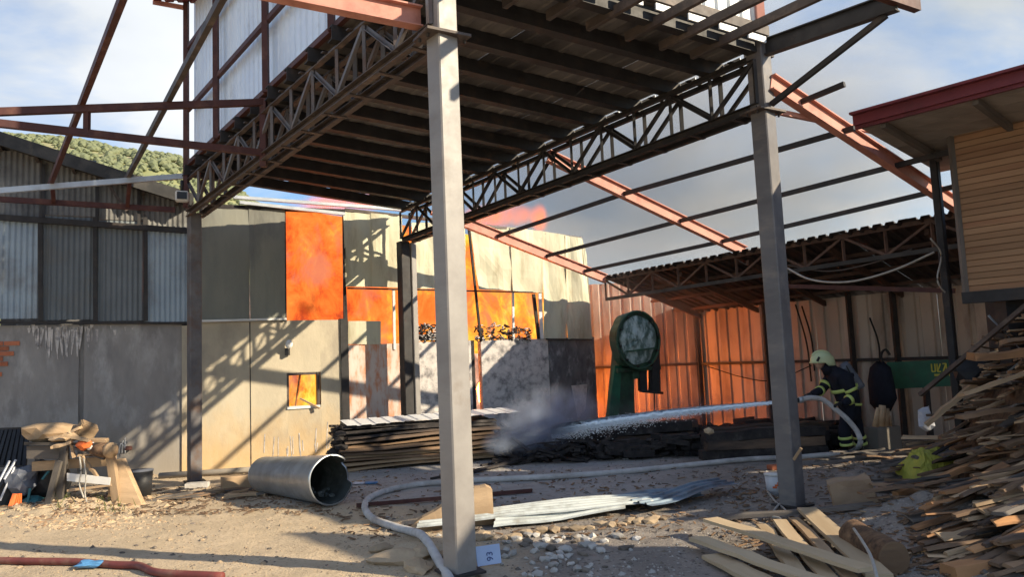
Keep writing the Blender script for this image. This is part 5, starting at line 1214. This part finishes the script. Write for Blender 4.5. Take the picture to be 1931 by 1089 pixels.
# flat scatter of weathered offcuts
for k in range(150):
    x = R.uniform(1520, 1850); y = R.uniform(866, 985)
    if x < 1690 and y > 905: continue
    p = G(x, y); me, m = R.choice(greym+meshes[:3]); put(me, 'wood_slab', (p.x,p.y,gz(p.x,p.y)+R.uniform(.02,.16)), R.gauss(.25,.25), R.gauss(0,.05), R.gauss(0,.12), 'weathered flat offcut in the low litter between firefighter and slab pile', 'wood slab', 'flat offcuts littering the ground by the column')
# ------------------------------------------------------------------ left junk: workbench etc.
bb = G(150, 960); bY = bb.y
def LB(x, y, d=0.): return AT(x, y, bY+d)
bench = thing('workbench', Vector((bb.x,bb.y,0)), 'rough wooden workbench heaped with offcuts by the concrete wall', 'workbench')
slab_poly('apron', [LB(50,842), LB(128,842), LB(128,868), LB(50,866)], .04, Vector((0,1,0)), 'wood_grey', bench); slab_poly('apron', [LB(60,872,.1), LB(205,862,.1), LB(205,880,.1), LB(60,890,.1)], .04, Vector((0,1,0)), 'wood_tan', bench)
slab_poly('top', [LB(45,840,-.05), LB(215,842,-.05), LB(215,842,.75), LB(60,840,.75)], .04, Z, 'wood_grey', bench)
for x0,y0,x1,y1,w_,d_ in ((122,842,112,958,.09,-.06),(112,870,84,972,.06,-.12),(206,842,222,950,.10,-.03),(75,842,70,930,.08,.6),(212,845,212,930,.08,.7)):
    beam('leg', LB(x0,y0,d_), LB(x1,y1,d_)-Z*.05, w_, .08, 'wood_tan' if x0 > 200 else 'wood_grey', bench)
slab_poly('shelf_board', [LB(126,893,-.08), LB(208,902,-.08), LB(207,916,-.08), LB(126,908,-.08)], .02, Vector((0,1,0)), 'white_board', bench); beam('rung', LB(128,926,-.05), LB(212,915,-.05), .05, .03, 'wood_tan', bench)
def rest(name, x, y, d, r, m, lab, cat, seed, rot=0., rough=.3, sub=2): o = lump(name, LB(x,y,d), r, m, None, seed, sub, rough, rot); return tag(o, lab, cat)
# big curved offcut, block, log
rest('wood_offcut', 93, 817, .3, (.36,.22,.16), 'wood_tan', 'large rounded tan offcut on the left end of the bench', 'offcut', 1, .25, .3)
rest('wood_offcut', 118, 828, .1, (.25,.15,.05), 'wood_tan', 'flat tan offcut under the large rounded one', 'offcut', 2, .1, .4)
o = boxo('wood_block', LB(163,812,.3), (.24,.2,.2), 'wood_tan', None, .6, (.3,.5), .015); tag(o, 'angular tan wood block at the top of the bench heap', 'block')
o = boxo('wood_block', LB(186,832,.1), (.24,.12,.06), 'wood_tan', None, .1, (.1,.05), .01); tag(o, 'flat tan block on the right of the bench heap', 'block')
lg = thing('short_log', LB(190,850,.0), 'short dark log with pale cut end on the bench', 'log')
tube('trunk', [LB(172,848,.1), LB(207,850,-.1)], .10, 'bark', lg, 14); tube('cut_end', [LB(206,850,-.1), LB(211,850,-.12)], .105, 'wood_tan', lg, 14)
rest('orange_rag', 158, 840, -.05, (.11,.06,.07), 'orange_plastic', 'bright orange crumpled rag on the bench front', 'rag', 4, 0, .6)
rest('white_rag', 172, 843, -.02, (.06,.05,.06), 'white_paint', 'small white crumpled bag beside the orange rag', 'bag', 5, 0, .5)
for k, (x0,y0,x1,y1,w_) in enumerate(((100,832,150,812,.09),(130,815,185,858,.07),(148,862,210,856,.09),(140,850,200,868,.06),(128,830,140,868,.06),(155,866,182,900,.04),(96,846,140,836,.07),(120,822,170,836,.08))):
    a, b = LB(x0,y0,.05-.02*k), LB(x1,y1,.05-.02*k); d = b-a; me = slab_mesh('bench_offcut', d.length, w_, .035, 500+k, 'wood_tan' if k != 3 else 'wood_grey', .01, .4)
    put(me, 'bench_offcut', (a+b)/2, math.atan2(d.y,d.x), -math.atan2(d.z, math.hypot(d.x,d.y)), R.uniform(-.4,.4), 'splintered tan offcut in the heap on the workbench', 'offcut', 'offcuts heaped on the workbench')
tube_s = tube('dangling_cord', spline([LB(150,862,-.12), LB(153,890,-.14), LB(150,915,-.13), LB(158,940,-.15)]), .012, 'rope', None, 5); tag(tube_s, 'pale cord dangling in front of the bench', 'cord')
tube_s = tube('dangling_cord', spline([LB(158,866,-.12), LB(162,900,-.16), LB(160,930,-.13), LB(166,958,-.15)]), .010, 'rope', None, 5); tag(tube_s, 'second thinner cord dangling right of the first', 'cord')
# leaning slab to the right of the bench
a, b = LB(222,868,.1), LB(246,962,-.1); vs = []
for t in range(7):
    u = t/6; p = a.lerp(b, u); wv = .04+.12*u; vs += [p+Vector((-wv,0,0)), p+Vector((wv,.03,0)), p+Vector((wv,.14,0)), p+Vector((-wv,.12,0))]
fs = []
for t in range(6):
    c = t*4
    for j in range(4): fs.append((c+j, c+4+j, c+4+(j+1) % 4, c+(j+1) % 4))
fs += [(0,1,2,3),(27,26,25,24)]
tag(wmesh('leaning_slab', vs, fs, 'wood_tan'), 'flared tan slab leaning on the right end of the bench', 'slab')
# black bucket
bq = G(264, 936); bkt = thing('black_bucket', (bq.x,bq.y,gz(bq.x,bq.y)), 'old black bucket between the bench and the column', 'bucket')
bz = gz(bq.x,bq.y); tube('body', [(bq.x,bq.y,bz),(bq.x,bq.y,bz+.38)], lambda t: .15+.03*t, 'black_plastic', bkt, 20); tube('rim', [(bq.x,bq.y,bz+.365),(bq.x,bq.y,bz+.385)], .187, 'tank_grey', bkt, 20)
boxo('tin', (bq.x-.25,bq.y+.05,bz+.18), (.1,.1,.12), 'white_paint', bkt)
# black ribbed grille panels at far left
gp = G(20, 955)
gr_ = thing('grille_panel', AT(25, 900, gp.y+.5)*1, 'black slatted grille leaning on the wall at the far left', 'grille')
p00, p10 = AT(-40, 880, gp.y+.35), AT(45, 880, gp.y+.35); p01, p11 = AT(-10, 810, gp.y+.7), AT(52, 808, gp.y+.7)
for k in range(9):
    u = k/8; beam('slat', p00.lerp(p10,u), p01.lerp(p11,u), .045, .02, 'black_plastic', gr_)
beam('frame', p00, p10, .04,.03,'black_plastic', gr_); beam('frame', p01, p11, .04,.03,'black_plastic', gr_)
slab_poly('backing', [p00+Vector((0,.05,0)),p10+Vector((0,.05,0)),p11+Vector((0,.05,0)),p01+Vector((0,.05,0))], .02, Vector((0,1,0)), 'black_plastic', gr_)
# junk under/left of bench
def junk(name, x, y, d, r, m, lab, cat, seed, rough=.4): return rest(name, x, y, d, r, m, lab, cat, seed, 0, rough)
junk('black_sack', 92, 905, .5, (.35,.2,.3), 'black_plastic', 'black sack in the shade under the bench', 'sack', 11); junk('grey_sack', 40, 905, .2, (.2,.2,.2), 'tank_grey', 'grey sack left of the bench', 'sack', 12)
junk('teal_tub', 62, 950, .15, (.16,.14,.11), 'teal_plastic', 'dark teal tub low under the bench', 'tub', 13, .15); junk('black_sack', 10, 930, .4, (.3,.2,.3), 'black_plastic', 'black sack at the far left edge', 'sack', 14)
og = thing('orange_crate', LB(25,972,0), 'orange plastic rack standing at the far left', 'rack')
for k in range(5): beam('bar', LB(12+k*6,972,-.1+.02*k), LB(26+k*3,932,-.05+.02*k), .035, .03, 'orange_plastic', og)
beam('rail', LB(10,970,-.12), LB(40,968,-.12), .03,.03,'orange_plastic', og)
for k, (x0,y0,x1,y1) in enumerate(((0,945,28,880),(8,905,30,868),(-5,915,18,870),(50,960,57,922),(80,905,92,890))):
    a, b = LB(x0,y0,-.02), LB(x1,y1,.1); o = beam('lath', a, b, .03, .02, 'bag_white' if k < 3 else 'teal_plastic'); tag(o, ('long pale lath at the far left edge','short pale lath leaning at the grille','pale lath behind the long one','teal lath beside the orange rack','small pale lath under the bench')[k], 'lath')
# heap of clods, bark and splinters spilling in front of the bench
mv = []; mf = []
for k in range(900):
    x = R.gauss(150, 80); y = R.uniform(935, 1000); p = G(x, y)
    if x < -30 or x > 330: continue
    z = gz(p.x,p.y); sz = R.uniform(.01,.045)*(1.2-(y-935)/90); b0 = len(mv); an = R.uniform(0,6.28); ca_, sa = math.cos(an), math.sin(an); lx = R.choice((1,1,2.6))
    for vx, vy, vz in ((1.2*lx,0,0),(0,1,0),(-1.2*lx,.1,0),(0,-1,0),(.2,.1,.9),(-.3,-.1,.75)):
        vx += R.uniform(-.3,.3); mv.append((p.x+(vx*ca_-vy*sa)*sz, p.y+(vx*sa+vy*ca_)*sz, z-.002+vz*sz))
    mf += [(b0,b0+1,b0+4),(b0+1,b0+5,b0+4),(b0+1,b0+2,b0+5),(b0+2,b0+3,b0+5),(b0+3,b0+4,b0+5),(b0+3,b0,b0+4)]
hp2 = wmesh('debris', mv, mf, 'stone_sand'); tag(hp2, 'sandy clods and splinters spilling in front of the workbench', 'debris', kind='stuff'); hp2.data.materials.append(MAT['wood_tan']); hp2.data.materials.append(MAT['wood_brown'])
for i, pgn in enumerate(hp2.data.polygons): pgn.material_index = (0,0,1,0,2)[(i//6) % 5]
# weed in front of the bench
wv_ = []; wf_ = []
for k in range(70):
    p = G(R.choice((R.gauss(120,14), R.gauss(205,20))), R.uniform(955,972)); z = gz(p.x,p.y); h = R.uniform(.04,.14); an = R.uniform(0,6.28); dx, dy = math.cos(an)*.05, math.sin(an)*.05; b0 = len(wv_)
    wv_ += [(p.x-.006,p.y,z),(p.x+.006,p.y,z),(p.x+dx,p.y+dy,z+h)]; wf_.append((b0,b0+1,b0+2))
tag(wmesh('weeds', wv_, wf_, 'weed_green'), kind='stuff')
# red valve on the wall right of the bench
rv = thing('red_valve', WP(238,845,.05), 'small red valve and wires low on the concrete wall', 'valve')
boxo('valve_body', WP(242,846,.08), (.12,.08,.07), 'red_primer', rv, .5, bev=.01)
for k in range(3): tube('wire', spline([WP(238,846,.08), WP(228+k*4,838-k*6,.12), WP(224+k*6,856,.1)]), .008, 'white_paint', rv, 5)
# litter along the foot of the wall
for k in range(26):
    x = R.uniform(280, 640); p = G(x, 940-(x-280)*.06+R.uniform(-10,8)); me, m = R.choice(greym+meshes[:8]); put(me, 'wall_offcut', (p.x,p.y,gz(p.x,p.y)+.02), R.gauss(.4,.3), 0, R.gauss(0,.1), 'thin offcut in the litter along the foot of the tan wall', 'offcut', 'offcuts along the wall foot')
prism_on('white_block', 372, 918, (.35,.2,.08), 'stone_white', 'broken pale stone at the foot of the left column', 'stone', .2)
# white markings smear on the slab ground
for k, (x, y) in enumerate(((675,915),(700,914))):
    p = G(x, y); o = lump('plastic_scrap', (p.x,p.y,gz(p.x,p.y)+.02), (.10,.08,.02), 'bag_white' if k == 0 else 'blue_plastic', None, k+3, 2, .6); tag(o, ('white plastic scrap right of the duct','blue white plastic scrap beyond the duct')[k], 'scrap')
# ------------------------------------------------------------------ firefighter
fig = thing('person', ff0, 'firefighter in dark coat with lime bands and pale helmet, bending with the hose', 'person')
def skin(name, joints, edges, rad, m, par, sub=2):
    me = bpy.data.meshes.new(name); me.from_pydata([tuple(Vector(j)-ff0) for j in joints], edges, []); o = bpy.data.objects.new(name, me); link(o, Matrix.Translation(ff0), par)
    me.materials.append(MAT[m]); md = o.modifiers.new('skin', 'SKIN'); md.use_smooth_shade = True; sl = me.skin_vertices[0].data
    for i, r in enumerate(rad): sl[i].radius = (r, r) if not isinstance(r, tuple) else r; sl[i].use_root = (i == 0)
    s = o.modifiers.new('sub', 'SUBSURF'); s.levels = s.render_levels = sub; return o
J = [FQ(1602,768,0), FQ(1596,745,0), FQ(1587,722,0), FQ(1578,704,0), FQ(1563,694,0), FQ(1553,684,0),
     FQ(1598,785,-.12), FQ(1592,815,-.14), FQ(1598,846,-.12),            # near leg
     FQ(1611,785,.10), FQ(1618,815,.12), FQ(1625,845,.14),               # far leg
     FQ(1588,708,-.19), FQ(1612,748,-.26), FQ(1588,763,-.36),            # near arm
     FQ(1567,708,.17), FQ(1550,736,.10), FQ(1530,745,-.15)]              # far arm
E_ = [(0,1),(1,2),(2,3),(3,4),(4,5),(0,6),(6,7),(7,8),(0,9),(9,10),(10,11),(3,12),(12,13),(13,14),(3,15),(15,16),(16,17)]
RD = [.19,.19,.21,.18,.09,.09,.12,.105,.095,.12,.10,.09,.11,.085,.065,.10,.08,.06]
skin('body', J, E_, RD, 'turnout_coat', fig)
hc = FQ(1549,679,0)
hd = lump('head', FQ(1545,684,0), (.085,.075,.11), 'skin', fig, 1, 3, .02)
lump('nose', FQ(1536,686,0), (.018,.014,.022), 'skin', fig, 1, 1, .05)
for s in (-.03,.03): lump('eye', FQ(1538,682,s), (.010,.010,.010), 'glass_dark', fig, 1, 1, 0)
beam('mouth', FQ(1538,691,-.02), FQ(1538,691,.02), .006, .008, 'red_primer', fig)
for s in (-.078,.078): lump('ear', FQ(1549,685,s), (.018,.01,.028), 'skin', fig, 1, 1, .05)
# helmet: a shell with rim and crest
hv = []; hf = []; n = 28; hr = .165
for i in range(9):
    ph_ = (i/8)*math.pi/2*1.12
    for j in range(n):
        an = 2*math.pi*j/n; r = math.sin(ph_)*hr*(1.12 if i == 8 else 1); back = 1.15 if math.cos(an) > 0 else 1.0
        hv.append(hc+Vector((math.cos(an)*r*1.12*back, math.sin(an)*r*.92, math.cos(ph_)*hr*.98-.02-(.05*(math.cos(an) > .2) if i == 8 else 0))))
for i in range(8):
    for j in range(n): hf.append((i*n+j, (i+1)*n+j, (i+1)*n+(j+1) % n, i*n+(j+1) % n))
hl = wmesh('helmet', hv, hf, 'helmet_lime', fig, True); mm_ = hl.modifiers.new('thickness', 'SOLIDIFY'); mm_.thickness = .012
beam('visor', FQ(1541,682,-.165), FQ(1545,674,-.165), .02, .035, 'black_plastic', hl)
tube('crest', [hc+Vector((math.cos(a_)*hr*1.12, 0, math.sin(a_)*hr*.98-.01)) for a_ in [math.pi*(.15+.7*k/10) for k in range(11)]], .016, 'helmet_lime', hl, 6)
tube('neck_flap', [FQ(1556,688,0), FQ(1566,700,.0)], lambda t: .10+.03*t, 'turnout_coat', fig, 14)
# air cylinder
tube('air_cylinder', spline([FQ(1586,688,.02), FQ(1592,694,.02), FQ(1604,712,.02), FQ(1617,730,.02), FQ(1620,735,.02)], 4), lambda t: .03+.085*min(1, math.sin(math.pi*min(max(t,.04),.96))*2.2), 'tank_grey', fig, 16)
beam('back_strap', FQ(1596,690,-.08), FQ(1610,716,-.13), .05, .02, 'black_plastic', fig)
def band(c, axis_, r, wv, m='reflective', name='reflective_band'):
    c = Vector(c); a_ = Vector(axis_).normalized(); tube(name, [c-a_*wv/2, c+a_*wv/2], r, m, fig, 20)
band(FQ(1592,733,0), J[2]-J[1], .222, .055); band(FQ(1600,762,0), Vector((.1,0,1)), .212, .04)
ar = J[13]-J[12]; band(J[12]+ar*.72, ar, .105, .05); ar2 = J[14]-J[13]; band(J[13]+ar2*.45, ar2, .088, .05)
ar3 = J[17]-J[16]; band(J[16]+ar3*.2, ar3, .085, .05); ar4 = J[16]-J[15]; band(J[15]+ar4*.62, ar4, .10, .045)
for a_, b_ in ((7,8),(10,11)):
    d = J[b_]-J[a_]; band(J[a_]+d*.35, d, .112, .04); band(J[a_]+d*.75, d, .108, .04)
for b_, dd in ((8,-.12),(11,.14)):
    f0 = J[b_]; skin('boot', [f0-Z*.02, Vector((f0.x-.02, f0.y, .06)), Vector((f0.x-.20, f0.y, .045))], [(0,1),(1,2)], [.085,.075,.05], 'black_plastic', fig)
for h_, dr_ in ((J[14], Vector((-1,.1,-.1))), (J[17], Vector((-1,.0,-.15)))):
    js_ = [h_, h_+dr_*.05]; es = [(0,1)]; rs = [.045,.045]
    for q in range(4):
        b0 = len(js_); o_ = Vector((0, (q-1.5)*.022, .01)); js_ += [h_+dr_*.08+o_, h_+dr_*(.115+.01*(q in (1,2)))+o_-Z*.02, h_+dr_*.115+o_-Z*.05]; es += [(1,b0),(b0,b0+1),(b0+1,b0+2)]; rs += [.014,.012,.011]
    b0 = len(js_); js_ += [h_+dr_*.05+Vector((0,-.04,.03)), h_+dr_*.09+Vector((0,-.05,.0))]; es += [(1,b0),(b0,b0+1)]; rs += [.016,.013]
    skin('glove', js_, es, rs, 'black_plastic', fig, 1)
print('OBJ', len(bpy.data.objects))
